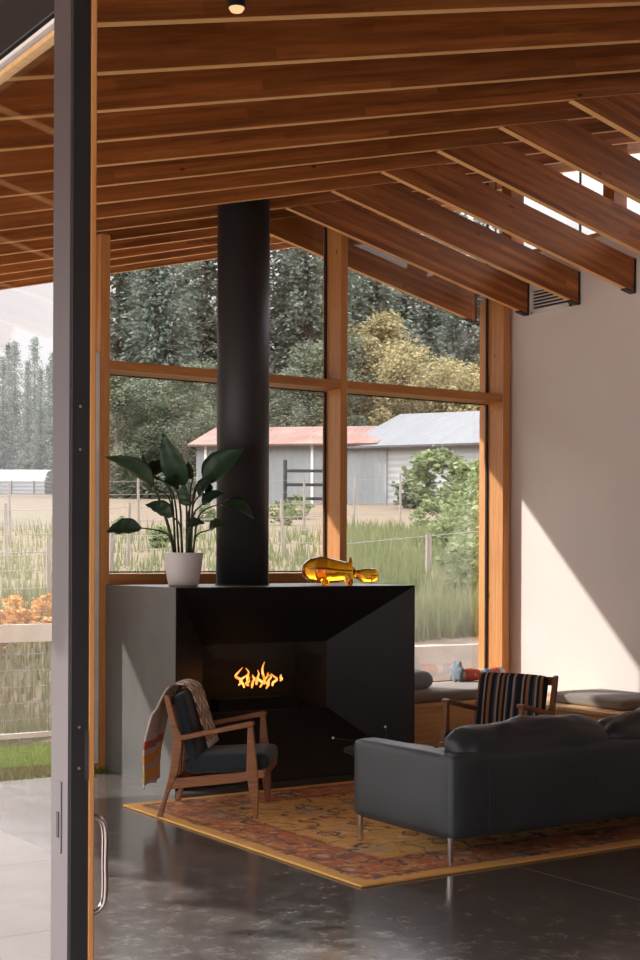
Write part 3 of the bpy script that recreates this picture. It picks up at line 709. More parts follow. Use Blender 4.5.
# blanket draped over the first chair's back
def blanket():
    path = smooth_path([(-.105, 0, .15), (-.107, 0, .24), (-.10, 0, .36), (-.07, 0, .52), (-.02, 0, .66), (.012, 0, .722), (.055, 0, .742), (.110, 0, .735), (.156, 0, .69), (.190, 0, .58), (.226, 0, .46), (.252, 0, .372)], 5)
    ds = [0]
    for a, b_ in zip(path, path[1:]): ds.append(ds[-1] + (b_ - a).length)
    me = bpy.data.meshes.new('blanket'); bm = bmesh.new(); uvl = bm.loops.layers.uv.new('UVMap'); nx = 16; rows = []
    for i, p in enumerate(path):
        v = ds[i] / ds[-1]; y0 = .05 + .13 * min(1, max(0, (v - .42) / .2)) - .03 * (1 - v); y1 = .475 + .03 * v
        row = []
        for k in range(nx + 1):
            u = k / nx; y = y0 + (y1 - y0) * u
            wob = .010 * math.sin(u * 9 + v * 4) * (1 if v < .45 else .25) + .006 * noise.noise(Vector((u * 4, v * 6, 2)))
            n = Vector((-1, 0, .1)) if v < .4 else Vector((.6, 0, .5))
            q = Vector((p.x, y, p.z)) + n * wob
            if v < .1: q.z += .012 * math.sin(u * 6)
            row.append((bm.verts.new(q), u, v))
        rows.append(row)
    for r0, r1 in zip(rows, rows[1:]):
        for k in range(nx):
            q = (r0[k], r0[k + 1], r1[k + 1], r1[k]); f = bm.faces.new([a[0] for a in q])
            for lp, a in zip(f.loops, q): lp[uvl].uv = (a[1], a[2])
    bmesh.ops.recalc_face_normals(bm, faces=bm.faces[:])
    bmesh.ops.solidify(bm, geom=bm.faces[:], thickness=.010)
    bm.to_mesh(me); bm.free()
    o = link_mesh('blanket', me, M['blanket'], None, (3.708, 7.232, .012), (0, 0, math.atan2(-.626, .78)), True)
    return tag(o, 'grey wool blanket with orange stripes and brown zigzags draped over the walnut armchair', 'blanket')
blanket()

# ------------------------------------------------------------------ potted plant on the fireplace
CR = Vector((math.cos(YAW), -math.sin(YAW), 0)); CF = Vector((math.sin(YAW), math.cos(YAW), 0)); UPV = Vector((0, 0, 1))
pl = empty('potted_plant', (4.465, 8.39, FZ), label='broad-leaved green houseplant in a white pot on the fireplace', cat='plant')
bm = bmesh.new(); add_lathe(bm, [(.092, 0), (.100, .012), (.118, .10), (.131, .215), (.134, .222), (.128, .224), (.120, .205), (.110, .19)], 48)
obj('pot', bm, M['ceramic'], pl, smooth=True)
bm = bmesh.new(); add_lathe(bm, [(.118, .188), (.118, .200)], 32); obj('soil', bm, M['soil'], pl)
PX = .00666
def PT(u, v, dep=0): return CR * ((u - 183) * PX) + UPV * ((586 - v) * PX) + CF * dep
def leaf(base, tip, wpx, dep0, dep1, face=1.0, arch=.1, root=None, rd=0, droop=0):
    b0, t0 = PT(*base, dep0), PT(*tip, dep1); ax = t0 - b0; ln = ax.length; a = ax.normalized()
    side = a.cross(-CF).normalized(); nrm = side.cross(a).normalized()
    ang_ = math.acos(max(-1, min(1, face))); side = (side * math.cos(ang_) + nrm * math.sin(ang_)).normalized(); nrm = side.cross(a).normalized()
    if nrm.z < 0 and abs(nrm.z) > .5: nrm = -nrm
    bm = bmesh.new(); n = 14; rows = []; w_ = wpx * PX / 2 / max(.35, face)
    for i in range(n + 1):
        t = i / n; prof = (math.sin(math.pi * min(1, t ** .72)) ** .85) if 0 < t < 1 else 0.02
        c = b0 + ax * t + nrm * (arch * ln * math.sin(math.pi * t)) + UPV * (-droop * ln * t * t)
        ww = w_ * max(prof, .02); row = []
        for k in range(-3, 4):
            s = k / 3; row.append(bm.verts.new(c + side * (ww * s) + nrm * (ww * .38 * abs(s) ** 1.3 + .004 * math.sin(t * 22 + k))))
        rows.append(row)
    for r0, r1 in zip(rows, rows[1:]):
        for k in range(6): bm.faces.new((r0[k], r0[k + 1], r1[k + 1], r1[k]))
    bmesh.ops.recalc_face_normals(bm, faces=bm.faces[:]); bmesh.ops.solidify(bm, geom=bm.faces[:], thickness=.0015)
    lf = obj('leaf', bm, M['houseplant'], pl, smooth=True)
    r = Vector(root) if root else Vector((0, 0, 0))
    st = PT(*(root or (183, 556)), rd); mid = (st * .45 + b0 * .55) + UPV * .02 + (b0 - st).cross(CF).normalized() * .0
    hv = st + UPV * ((b0 - st).z * .55) + (b0 - st) * .22
    q = bmesh.new(); pp = smooth_path([st, hv, b0, b0 + ax * .25 + nrm * arch * ln * .65], 6)
    add_tube(q, pp, [.0075 - .0045 * i / len(pp) for i in range(len(pp))], 8); obj('stalk', q, M['stalk'], lf, smooth=True)
for a in (((184, 485), (163, 434), 25, .02, -.06, .95, .06, (186, 553), .02), ((202, 481), (243, 448), 27, .05, .0, .9, .05, (190, 553), .02),
          ((154, 487), (107, 458), 17, -.05, -.12, .6, .08, (175, 553), 0), ((150, 475), (167, 461), 17, .06, .1, .7, .05, (178, 553), .03),
          ((151, 474), (141, 452), 6, .0, .02, .7, .02, (175, 553), .01), ((173, 517), (147, 505), 15, -.08, -.12, .8, .12, (182, 553), -.04),
          ((142, 528), (108, 532), 15, -.06, -.10, .8, .10, (174, 553), -.03), ((191, 506), (183, 485), 13, -.08, -.10, .8, .05, (187, 553), -.04),
          ((202, 505), (224, 493), 12, -.06, -.06, .7, .12, (191, 553), -.03), ((220, 504), (254, 519), 13, -.04, -.08, .6, .14, (193, 553), -.02),
          ((198, 496), (212, 479), 13, .0, -.05, .7, .08, (190, 553), .0), ((209, 530), (227, 524), 10, -.09, -.12, .6, .12, (193, 553), -.04),
          ((187, 529), (206, 523), 10, -.11, -.14, .6, .1, (188, 553), -.05), ((165, 479), (179, 490), 12, -.04, -.08, .7, .1, (182, 553), -.01),
          ((191, 478), (186, 460), 10, .08, .1, .8, .05, (188, 553), .05), ((200, 478), (208, 500), 9, .07, .05, .7, .1, (190, 553), .03)):
    leaf(*a)
bm = bmesh.new(); add_tube(bm, smooth_path([PT(175, 555, .0), PT(166, 520, .0), PT(154, 486, -.04)], 6), [.013 - .0004 * i for i in range(13)], 8); obj('stalk', bm, M['stalk'], pl, smooth=True)

# ------------------------------------------------------------------ amber glass animal
def amber_animal():
    bm = bmesh.new(); n = 20
    def loft(st):
        rings = []
        for x, cz, ry, rz_ in st: rings.append([bm.verts.new((x, ry * math.cos(2 * math.pi * k / n), cz + rz_ * math.sin(2 * math.pi * k / n))) for k in range(n)])
        for r0, r1 in zip(rings, rings[1:]):
            for k in range(n): bm.faces.new((r0[k], r0[(k + 1) % n], r1[(k + 1) % n], r1[k]))
        bm.faces.new(rings[0][::-1]); bm.faces.new(rings[-1])
    # plump body, short neck, long muzzle; local X forwards, real size ~0.5 m
    loft([(-.252, .088, .010, .012), (-.240, .088, .040, .042), (-.205, .090, .068, .068), (-.150, .091, .085, .080), (-.09, .088, .088, .080), (-.03, .084, .080, .070), (.03, .080, .066, .060), (.058, .082, .058, .056), (.075, .080, .040, .040), (.09, .072, .026, .028)])
    loft([(.06, .078, .022, .022), (.10, .066, .026, .026), (.125, .058, .044, .036), (.155, .056, .054, .046), (.19, .056, .056, .048), (.222, .057, .046, .042), (.238, .058, .03, .028), (.243, .058, .010, .010)])
    for x, y in ((-.10, .045), (-.10, -.045), (.055, .04), (.055, -.04)):
        add_lathe(bm, [(.018, -.002), (.024, .01), (.026, .04), (.02, .06)], 12, (x, y, 0))
    for y in (.026, -.026): add_lathe(bm, [(.016, 0), (.015, .02), (.009, .04), (.003, .05)], 10, (.062, y, .122))
    me = bpy.data.meshes.new('t'); bm.to_mesh(me); bm.free(); o = bpy.data.objects.new('t', me); COL.objects.link(o)
    r = o.modifiers.new('r', 'REMESH'); r.mode = 'VOXEL'; r.voxel_size = .006
    s = o.modifiers.new('s', 'SMOOTH'); s.iterations = 6; s.factor = .5
    dg = bpy.context.evaluated_depsgraph_get(); dg.update(); m2 = bpy.data.meshes.new_from_object(o.evaluated_get(dg)); bpy.data.objects.remove(o)
    z0 = min(v.co.z for v in m2.vertices)
    for v in m2.vertices: v.co.z = (v.co.z - z0) * 1.16; v.co.x *= 1.08
    m2.materials.clear(); m2.name = 'glass_animal'
    return link_mesh('glass_animal', m2, M['amber'], None, (5.57, 8.15, FZ + .002), (0, 0, -YAW), True)
tag(amber_animal(), 'amber glass hippo-like animal figure lying on the fireplace', 'figurine')

# ------------------------------------------------------------------ window seat
bn = empty('bench', (6.1, 8.43, 0), label='long timber window seat under the window, running to the white wall', cat='bench')
def bpart(name, lo, hi, m, bev=.003):
    o = box(name, lo, hi, m, None, bev, 1); o.parent = bn; o.location = Vector(o.location) - Vector(bn.location); return o
bpart('bench_top', (6.10, 8.42, .365), (7.25, 9.07, .395), M['bench_wood'])
bpart('bench_front', (6.10, 8.45, .06), (7.25, 8.48, .365), M['bench_wood'])
bpart('toe_kick', (6.12, 8.50, 0), (7.25, 8.53, .06), M['dark_metal'])
b2 = empty('bench', (7.22, 5.2, 0), label='pale timber bench along the white wall, to the right of the window seat', cat='bench')
def bpart2(name, lo, hi, m, bev=.003):
    o = box(name, lo, hi, m, None, bev, 1); o.parent = b2; o.location = Vector(o.location) - Vector(b2.location); return o
o = bpart2('bench_top', (7.254, 4.4, .365), (7.948, 9.07, .395), M['bench_wood'])
o = bpart2('bench_front', (7.28, 4.4, .06), (7.31, 9.06, .365), M['bench_wood'])
bpart2('bench_end', (7.28, 4.4, 0), (7.948, 4.43, .365), M['bench_wood'])
bpart2('toe_kick', (7.32, 4.43, 0), (7.35, 9.05, .06), M['dark_metal'])
def cushion(name, lo, hi, m, label, cat, group=None, rz=0, bulge=.012, r=.03, seed=1):
    h = [(hi[i] - lo[i]) / 2 for i in range(3)]; c = [(hi[i] + lo[i]) / 2 for i in range(3)]
    o = obj(name, soft_box(h, r, 16, (0, 0, bulge), .004, 5, seed), m, None, (c[0], c[1], lo[2] + h[2]), (0, 0, rz), True); return tag(o, label, cat, group)
cushion('seat_mattress', (6.11, 8.44, .396), (7.72, 9.05, .475), M['bench_grey'], 'long grey-brown seat mattress on the bench under the window', 'mattress')
cushion('seat_cushion', (7.40, 7.25, .396), (7.93, 8.02, .475), M['bench_grey'], 'separate square grey-brown cushion on the bench beside the white wall', 'cushion', seed=3)
o = obj('throw_pillow', soft_box((.14, .20, .055), .05, 14, (0, 0, .03), .006, 6, 9), M['pillow_blue'], None, (6.56, 8.74, .548), (0, 0, .2), True); tag(o, 'small slate blue pillow on the mattress, half hidden by the fireplace', 'pillow')
# patchwork bolster
bo = empty('bolster', (7.52, 8.985, .475), .0, 'red, white and blue patterned bolster lying on the mattress against the window', 'bolster')
bm = bmesh.new(); prof = [(-.245, .012), (-.235, .042), (-.20, .055), (-.10, .052), (0, .043), (.1, .045), (.2, .052), (.235, .048), (.245, .012)]
rings = [[bm.verts.new((x, (r + .004 * math.sin(3 * a + x * 30)) * math.cos(a), (r + .004 * math.sin(2 * a + x * 22)) * math.sin(a))) for a in [2 * math.pi * k / 20 for k in range(20)]] for x, r in prof]
for r0, r1 in zip(rings, rings[1:]):
    for k in range(20): bm.faces.new((r0[k], r0[(k + 1) % 20], r1[(k + 1) % 20], r1[k]))
bm.faces.new(rings[0][::-1]); bm.faces.new(rings[-1])
obj('roll', bm, M['patchwork'], bo, (0, 0, .056), smooth=True)
bm = bmesh.new(); prof = [(-.02, .02), (-.012, .07), (0, .088), (.012, .078), (.03, .05)]
rings = [[bm.verts.new((x, (r + .010 * math.sin(7 * a)) * math.cos(a), (r + .010 * math.sin(7 * a)) * math.sin(a))) for a in [2 * math.pi * k / 42 for k in range(42)]] for x, r in prof]
for r0, r1 in zip(rings, rings[1:]):
    for k in range(42): bm.faces.new((r0[k], r0[(k + 1) % 42], r1[(k + 1) % 42], r1[k]))
bm.faces.new(rings[0][::-1]); bm.faces.new(rings[-1])
g = obj('ruffled_end', bm, M['pillow_blue'], bo, (-.245, 0, .088), (0, R(8), 0), True); g['label'] = 'ruffled slate grey end'

# ------------------------------------------------------------------ low table with twigs, behind the sofa arm
tb = empty('coffee_table', (5.06, 6.86, .012), label='low round dark coffee table between sofa and fireplace', cat='table')
bm = bmesh.new(); add_lathe(bm, [(.27, .31), (.285, .316), (.285, .328), (.27, .334)], 48); obj('tabletop', bm, M['flue'], tb, smooth=False)
bm = bmesh.new(); add_lathe(bm, [(.17, 0), (.17, .012), (.03, .03), (.025, .31)], 32); obj('pedestal', bm, M['dark_metal'], tb)
tw = empty('dried_twigs', (5.03, 6.90, .346), label='few thin dried twigs with pale buds lying on the coffee table', cat='twigs')
for pth, bud in (([(0, 0, .012), (-.12, .10, .035), (-.235, .19, .055)], 1), ([(0, .02, .01), (.06, .05, .06), (.065, .07, .115)], 1), ([(0.02, 0, .012), (-.05, -.03, .012), (-.15, .02, .012)], 0)):
    bm = bmesh.new(); add_tube(bm, smooth_path(pth, 5), .0022, 6); t_ = obj('twig', bm, M['stalk'], tw)
    if bud:
        bm = bmesh.new(); bmesh.ops.create_icosphere(bm, subdivisions=2, radius=.008, matrix=Matrix.Translation(pth[-1])); obj('bud', bm, M['ceramic'], t_)

# spot lamp on the ceiling
lx, ly = 2.20, 3.80
zr = roofz(lx)
sp_ = empty('ceiling_spotlight', (lx, ly, zr + .085), label='small black cylinder spotlight between the roof beams at the top', cat='lamp')
bm = bmesh.new(); add_lathe(bm, [(.028, .0), (.0285, -.02), (.0285, -.135), (.026, -.135)], 32); o = obj('lamp_housing', bm, M['dark_metal'], sp_)
bm = bmesh.new(); add_lathe(bm, [(.024, -.135), (.024, -.1365), (.018, -.146), (.006, -.150)], 32); obj('lens', bm, M['lamp'], sp_)
bm = bmesh.new(); add_tube(bm, [(0, 0, 0), (0, 0, HB - .075)], .008, 8); obj('stem', bm, M['dark_metal'], sp_)

# ------------------------------------------------------------------ outside
def smoothstep(a, b_, x): t = max(0, min(1, (x - a) / (b_ - a))); return t * t * (3 - 2 * t)
def tz(x, y):
    d = x * .552 + y * .834
    z = .56 + .0663 * (d - 11.8)
    if d > 60: z = .56 + .0663 * 48.2 + .05 * (d - 60)
    L_ = smoothstep(4.5, 4.75, x); w_ = smoothstep(11.0, 14.5, y)
    k = L_ + (1 - L_) * w_
    return z * k - .02 * (1 - k)
xs = [-30 + i * 1.0 for i in range(30)] + [i * .35 for i in range(0, 86)] + [30.5 + i * 3 for i in range(60)]
ysl = [10.5 + .35 * i for i in range(60)] + [31.8 + i * 2.5 for i in range(70)]
V = []; Fs = []
for y in ysl:
    for x in xs: V.append((x, y, tz(x, y) + .03 * noise.noise(Vector((x * .8, y * .8, 0)))* (1 if y > 11.5 else 0)))
nx = len(xs)
for j in range(len(ysl) - 1):
    for i in range(nx - 1): a = j * nx + i; Fs.append((a, a + 1, a + nx + 1, a + nx))
g = pydata('ground', V, Fs, M['terrain'], smooth=True); tag(g, 'sloping meadow and vineyard ground outside', 'ground', kind='structure')
g = box('patio', (-30, -14, -.25), (-3.0, 10.6, -.004), M['terrace']); tag(g, 'broad unseen terrace outside, added pale to bounce sunlight onto the beams', 'terrace', kind='structure')  # out of view, added as a bright ground that bounces light upward
g = box('ground_strip', (4.62, 8.95, -.2), (14, 10.36, -.012), M['gravel']); tag(g, 'gravel strip between the house and the low wall', 'ground', kind='structure')
g = box('lawn', (3.0, 8.95, -.2), (4.62, 10.6, -.004), M['lawn']); tag(g, 'patch of green lawn beside the floor slab outside', 'lawn', kind='structure')
g = pydata('mulch_bed', [(-3, 8.95, -.002), (3.45, 8.95, -.002), (3.15, 9.55, -.002), (-3, 9.55, -.002), (-3, 8.95, -.2), (3.45, 8.95, -.2), (3.15, 9.55, -.2), (-3, 9.55, -.2)], [(0, 1, 2, 3), (0, 4, 5, 1), (1, 5, 6, 2), (2, 6, 7, 3), (3, 7, 4, 0), (7, 6, 5, 4)], M['mulch']); tag(g, 'dark bark mulch bed beside the floor slab outside', 'bed', kind='structure')
g = box('lawn', (-3.0, 9.55, -.2), (3.0, 10.6, -.006), M['lawn']); tag(g, 'wide green lawn outside beyond the mulch bed', 'lawn', kind='structure')
rw = box('wall_garden', (4.62, 10.36, -.1), (14, 10.58, .665), M['stone_wall']); tag(rw, 'low pale concrete garden wall outside the window', 'wall', kind='structure')

# fence outside on the left
fn = empty('garden_fence', (3.0, 10.75, 0), label='low pale timber and wire fence outside on the left', cat='fence')
def fpart(name, lo, hi, m):
    o = box(name, lo, hi, m); o.parent = fn; o.location = Vector(o.location) - Vector(fn.location); return o
xs_ = [2.2, 3.95, 5.0]
for x0, x1 in ((1.2, 3.30), (3.32, 4.62), (4.92, 6.2)): fpart('rail', (x0, 10.73, .80), (x1, 10.77, .94), M['white_metal'])
for x0, x1 in ((1.2, 6.2),): fpart('rail', (x0, 10.735, .035), (x1, 10.765, .075), M['white_metal'])
for x in (1.25, 3.31, 4.77, 6.15): fpart('post', (x - .022, 10.70, -.01), (x + .022, 10.735, .93), M['fence_wood'])
bm = bmesh.new()
for k in range(5): add_tube(bm, [(-1.8, 0, .18 + k * .13), (3.2, 0, .18 + k * .13)], .003, 4)
for k in range(34): add_tube(bm, [(-1.8 + k * .15, 0, .06), (-1.8 + k * .15, 0, .80)], .0022, 4)
obj('wire_mesh', bm, M['aluminium'], fn)

# vineyard fences
def wire_fence(p0, p1, n, h, label, wires=4, seed=0, group='vineyard wire fences', th=.035):
    rr = random.Random(seed); e = empty('wire_fence', (p0[0], p0[1], tz(*p0)), 0, label, 'fence', group)
    tops = []
    for k in range(n):
        t = k / (n - 1); x = p0[0] + (p1[0] - p0[0]) * t; y = p0[1] + (p1[1] - p0[1]) * t; z = tz(x, y)
        hh = h * rr.uniform(.9, 1.1); bm = bmesh.new(); L0 = Vector((x, y, z)) - e.location
        add_tube(bm, [L0 - Vector((0, 0, .1)), L0 + Vector((rr.uniform(-.05, .05), 0, hh))], [th, th * .85], 7); obj('post', bm, M['fence_wood'], e); tops.append((L0, hh))
    for k in range(wires):
        bm = bmesh.new(); add_tube(bm, [L0 + Vector((0, 0, h * (.25 + .7 * k / max(1, wires - 1)))) for L0, _ in tops], .005, 4); obj('wire', bm, M['fence_wood'], e)
    return e
cam_p = lambda u, d: (Vector((0, 0, 0)) + CF * d + CR * ((u - 320) / 1421.6 * d))
def P2(u, d): p = cam_p(u, d); return (p.x, p.y)
wire_fence(P2(-60, 21), P2(330, 26), 8, 1.0, 'vineyard wire fence crossing the meadow behind the plant', 4, 1)
wire_fence(P2(-60, 30), P2(400, 38), 9, 1.3, 'second vineyard wire fence, farther back toward the barn', 4, 2)
wire_fence(P2(330, 17), P2(620, 26), 5, .75, 'wire fence on the slope behind the right window pane', 2, 3, th=.05)
wire_fence(P2(-80, 16), P2(110, 17), 4, .9, 'nearest vineyard wire fence behind the glazed door', 4, 4)
gt = empty('field_gate', (*P2(308, 46), tz(*P2(308, 46))), -YAW, 'dark timber field gate in front of the barn', 'gate')
for x in (-.75, .75):
    bm = bmesh.new(); add_tube(bm, [(x, 0, -.2), (x, 0, 1.75)], .07, 8); obj('post', bm, M['dark_metal'], gt)
for z in (.5, .95, 1.4):
    bm = bmesh.new(); add_box(bm, (-.75, -.03, z - .05), (.75, .03, z + .05)); obj('rail', bm, M['dark_metal'], gt)

# barns
def barn(u0, u1, d, hw, hr, depth, rise_off, roofm, wallm, label, sink=.4, turn=0, cat='barn'):
    c = cam_p((u0 + u1) / 2, d); half = (u1 - u0) / 2 / 1421.6 * d; z0 = min(tz(c.x + CR.x * s, c.y + CR.y * s) for s in (-half, 0, half))
    e = empty('barn', (c.x, c.y, z0), -YAW + turn, label, cat)
    if turn: q = cam_p(u0, d); o_ = Matrix.Rotation(-YAW + turn, 3, 'Z') @ Vector((-half, 0, 0)); e.location = (q.x - o_.x, q.y - o_.y, z0)
    bm = bmesh.new(); add_prism(bm, [(0, -sink), (depth, -sink), (depth, hw), (depth * rise_off, hr), (0, hw)], -half, half, 'YZ')
    o = obj('walls', bm, wallm, e)
    bm = bmesh.new(); ov_ = .35; t = .08
    sl0 = (hr - hw) / (depth * rise_off)
    add_prism(bm, [(-ov_, hw - ov_ * sl0), (depth * rise_off, hr), (depth + ov_, hw - ov_ * (hr - hw) / (depth * (1 - rise_off))), (depth + ov_, hw + t), (depth * rise_off, hr + t + .04), (-ov_, hw - ov_ * sl0 + t)], -half - .3, half + .3, 'YZ')
    obj('roof', bm, roofm, e)
    return e
b_ = barn(196, 372, 58, 2.35, 3.35, 9, .5, M['rust_roof'], M['zinc_wall'], 'long barn with a rusted red metal roof beyond the meadow', turn=-.16)
for x in (-3.2, -1.6, 1.2):
    bm = bmesh.new(); add_box(bm, (x - .05, -.06, -.3), (x + .05, .02, 2.3)); obj('wall_batten', bm, M['white_metal'], b_)
b2_ = barn(349, 640, 57, 2.3, 4.1, 13, .5, M['zinc_roof'], M['plank_wall'], 'grey barn with a broad pale metal roof beyond the meadow', turn=-.42)
bm = bmesh.new(); add_box(bm, (-5.86, -.1, -.4), (-4.2, .02, 2.28)); obj('corrugated_cladding', bm, M['zinc_wall'], b2_)
tn = empty('greenhouse', (*P2(12, 95), tz(*P2(12, 95))), -YAW, 'low white greenhouse tunnel far off on the left', 'greenhouse')
bm = bmesh.new(); add_prism(bm, [(-.2, -.5), (4, -.5), (4, .9), (3.2, 1.5), (2, 1.75), (.6, 1.5), (-.2, .9)], -4.5, 2.2, 'YZ'); obj('cover', bm, M['plank_wall'], tn)
bm = bmesh.new()
for x in (-3, -1.5, 0, 1.5): add_box(bm, (x - .03, -.26, -.3), (x + .03, -.2, .9))
obj('frame', bm, M['aluminium'], tn)

# grass, as one uncountable thing
rnd = random.Random(11); V = []; Fs = []
def blade(x, y, h, wd):
    z = tz(x, y); a = rnd.uniform(0, 6.28); lx_ = rnd.uniform(-.25, .25) * h; ly_ = rnd.uniform(-.25, .25) * h; i = len(V)
    V.extend([(x - wd * math.cos(a), y - wd * math.sin(a), z - .02), (x + wd * math.cos(a), y + wd * math.sin(a), z - .02), (x + lx_, y + ly_, z + h)]); Fs.append((i, i + 1, i + 2))
for k in range(52000):
    d = 11.2 + 24 * rnd.random() ** 2.0; u = rnd.uniform(-60, 520); p = cam_p(u, d)
    if p.y < 10.80 or (p.x < 4.1 and p.y < 11.4): continue
    cl = noise.noise(Vector((p.x * .5, p.y * .5, 3))) + .15 + .35 * (u > 330)
    if cl < .12 and rnd.random() < (.9 if d > 14 else .6): continue
    if u < 330 and d > 17 and rnd.random() < .8: continue
    blade(p.x, p.y, rnd.uniform(.10, .34) * (1 + .5 * max(0, cl)) * (1 if d > 12.5 else .8), rnd.uniform(.006, .016) * (1 + d / 30))
g = pydata('meadow_grass', V, Fs, M['grass']); tag(g, 'tall pale green meadow grass outside the windows', 'grass', kind='stuff')
V = []; Fs = []
for k in range(14000):
    x = rnd.uniform(2.6, 4.6); y = rnd.uniform(8.98, 10.6)
    if x < 3.0 and y < 9.5: continue
    if x < 3.4 and y < 8.98 + (3.45 - x) * 2: continue
    a = rnd.uniform(0, 6.28); i = len(V); h = rnd.uniform(.02, .045)
    V.extend([(x - .004 * math.cos(a), y - .004 * math.sin(a), -.005), (x + .004 * math.cos(a), y + .004 * math.sin(a), -.005), (x + rnd.uniform(-.02, .02), y + rnd.uniform(-.02, .02), h)]); Fs.append((i, i + 1, i + 2))
g = pydata('lawn_grass', V, Fs, M['lawn']); tag(g, 'short bright lawn grass outside on the left', 'grass', kind='stuff')

# foliage
def leaf_cards(V, Fs, c, size, rr, dirv=None):
    n = Vector((rr.gauss(0, 1), rr.gauss(0, 1), rr.gauss(0, 1))).normalized(); a = n.cross(Vector((.3, .2, 1))).normalized()
    if dirv: a = dirv
    b_ = n.cross(a).normalized(); i = len(V)
    V.extend([c - a * size, c + b_ * size * .55, c + a * size, c - b_ * size * .55]); Fs.append((i, i + 1, i + 2, i + 3))
def conifer_mesh(seed, h=24, r=4.2, dens=1.0):
    rr = random.Random(seed); V = []; Fs = []
    z = h * .10
    while z < h * .985:
        t = (z - h * .10) / (h * .9); rad = r * (1 - t) ** .85 * rr.uniform(.6, 1.1) + .12; nb = int(4 + 3 * (1 - t))
        a0 = rr.uniform(0, 6.28)
        for k in range(nb):
            if rr.random() < .12: continue
            a = a0 + 6.283 * k / nb + rr.uniform(-.3, .3); ln = rad * rr.uniform(.7, 1.1); dirv = Vector((math.cos(a), math.sin(a), 0)); m_ = max(3, int(ln * 3.6 * dens))
            for j in range(m_):
                s = (j + rr.random()) / m_; p = dirv * ln * s + Vector((0, 0, z + .25 * ln * s - .45 * ln * s * s))
                for q in range(8):
                    leaf_cards(V, Fs, p + Vector((rr.gauss(0, .24), rr.gauss(0, .24), rr.gauss(0, .16) - .10)) * (1 + .4 * (1 - s)), rr.uniform(.13, .29) * (1 - .3 * t), rr, (dirv + Vector((rr.gauss(0, .5), rr.gauss(0, .5), rr.uniform(-.6, .1)))).normalized())
        z += h * .022 * rr.uniform(.8, 1.2) * (1.25 - .5 * t)
    return V, Fs
def broad_mesh(seed, h=12, r=4.5, n=6500, base=.18, size=.34):
    rr = random.Random(seed); V = []; Fs = []; blobs = []
    for k in range(44):
        a = rr.uniform(0, 6.28); t = rr.random(); zz = h * (base + (1 - base) * t); rad = r * math.sin(math.pi * (.12 + .80 * t)) * rr.uniform(.35, .85)
        blobs.append((Vector((rad * math.cos(a), rad * math.sin(a), zz)), r * rr.uniform(.13, .30)))
    for k in range(n):
        c, br = blobs[rr.randrange(len(blobs))]; d = Vector((rr.gauss(0, 1), rr.gauss(0, 1), rr.gauss(0, 1))).normalized()
        leaf_cards(V, Fs, c + d * br * rr.uniform(.3, 1.15), rr.uniform(.6, 1.1) * size, rr)
    return V, Fs
def tree(name, mesh, leafm, h, label, cat, group, tr=.25):
    e = empty(name, (0, 0, 0), 0, label, cat, group)
    bm = bmesh.new(); add_tube(bm, [(0, 0, -1.5), (0.05, 0, h * .4), (0, .05, h * .93)], [tr, tr * .7, .03], 8); obj('trunk', bm, M['bark'], e)
    V, Fs = mesh; pydata('crown', V, Fs, leafm, e); return e
def dup(root, loc, rz, sc, label=None, group=None):
    r = root.copy(); COL.objects.link(r); r.location = loc; r.rotation_euler = (0, 0, rz); r.scale = sc
    if label: r['label'] = label
    if group: r['group'] = group
    for c in list(root.children):
        k = c.copy(); COL.objects.link(k); k.parent = r
    return r
con = [tree('conifer', conifer_mesh(21 + i, 24, 3.1 + .4 * i), M['conifer'], 24, 'tall dark fir', 'tree', 'firs') for i in range(3)]
bry = tree('autumn_tree', broad_mesh(41, 12, 5.0, 15000, .10, .17), M['broadleaf_yellow'], 11, 'x', 'tree', 'x')
brg = tree('leafy_tree', broad_mesh(43, 12, 4.6, 15000, .10, .16), M['broadleaf_green'], 11, 'x', 'tree', 'x')
used = set()
def put(proto, u, d, sc, label, group, rr):
    p = cam_p(u, d); loc = (p.x, p.y, tz(p.x, p.y) - .3); s = sc
    S = (s * rr.uniform(.9, 1.1), s * rr.uniform(.9, 1.1), s)
    if proto.name not in used:
        used.add(proto.name); proto.location = loc; proto.rotation_euler = (0, 0, rr.uniform(0, 6.28)); proto.scale = S; proto['label'] = label; proto['group'] = group
    else: dup(proto, loc, rr.uniform(0, 6.28), S, label, group)
rr = random.Random(77)
bay = lambda u: ('seen through the glazed door' if u < 75 else 'seen through the left window bay behind the plant' if u < 225 else 'seen just right of the flue' if u < 335 else 'seen through the right window bay')
for u, d, s in ((116, 82, .95), (141, 86, 1.02), (157, 79, 1.0), (186, 88, .92), (205, 84, 1.0), (234, 86, 1.05), (258, 80, .98), (283, 84, .84), (305, 80, 1.0), (324, 88, 1.05), (352, 92, 1.1), (376, 86, .98), (402, 96, 1.06), (430, 92, .98), (456, 98, 1.02), (478, 92, .98), (500, 94, .95), (128, 104, .98), (172, 106, 1.02), (296, 108, .95), (340, 112, 1.1), (390, 110, 1.1), (443, 114, 1.15), (92, 96, .9)):
    put(con[rr.randrange(3)], u, d, s * .95, 'tall dark conifer beyond the barns, ' + bay(u), 'woodland conifers ' + bay(u), rr)
for u, d, s in ((412, 74, .66), (447, 77, .62), (478, 75, .58), (378, 80, .84), (128, 76, .50)):
    put(bry, u, d, s, 'yellow autumn tree beyond the barns, ' + bay(u), 'autumn trees ' + bay(u), rr)
for u, d, s in ((116, 70, .55), (150, 72, .50), (184, 70, .55), (212, 73, .58), (285, 73, .55), (315, 74, .66), (345, 78, .72), (425, 84, .7), (505, 76, .7), (98, 74, .55)):
    put(brg, u, d, s, 'bushy grey-green tree beyond the barns, ' + bay(u), 'bushy trees ' + bay(u), rr)
for k in range(16):
    put(con[rr.randrange(3)], -60 - k * 26, 92 + (k * 37) % 40, .55 + .04 * (k % 7), 'mid-sized conifer on the far slope, left of the glazed door', 'conifers left of the door', rr)
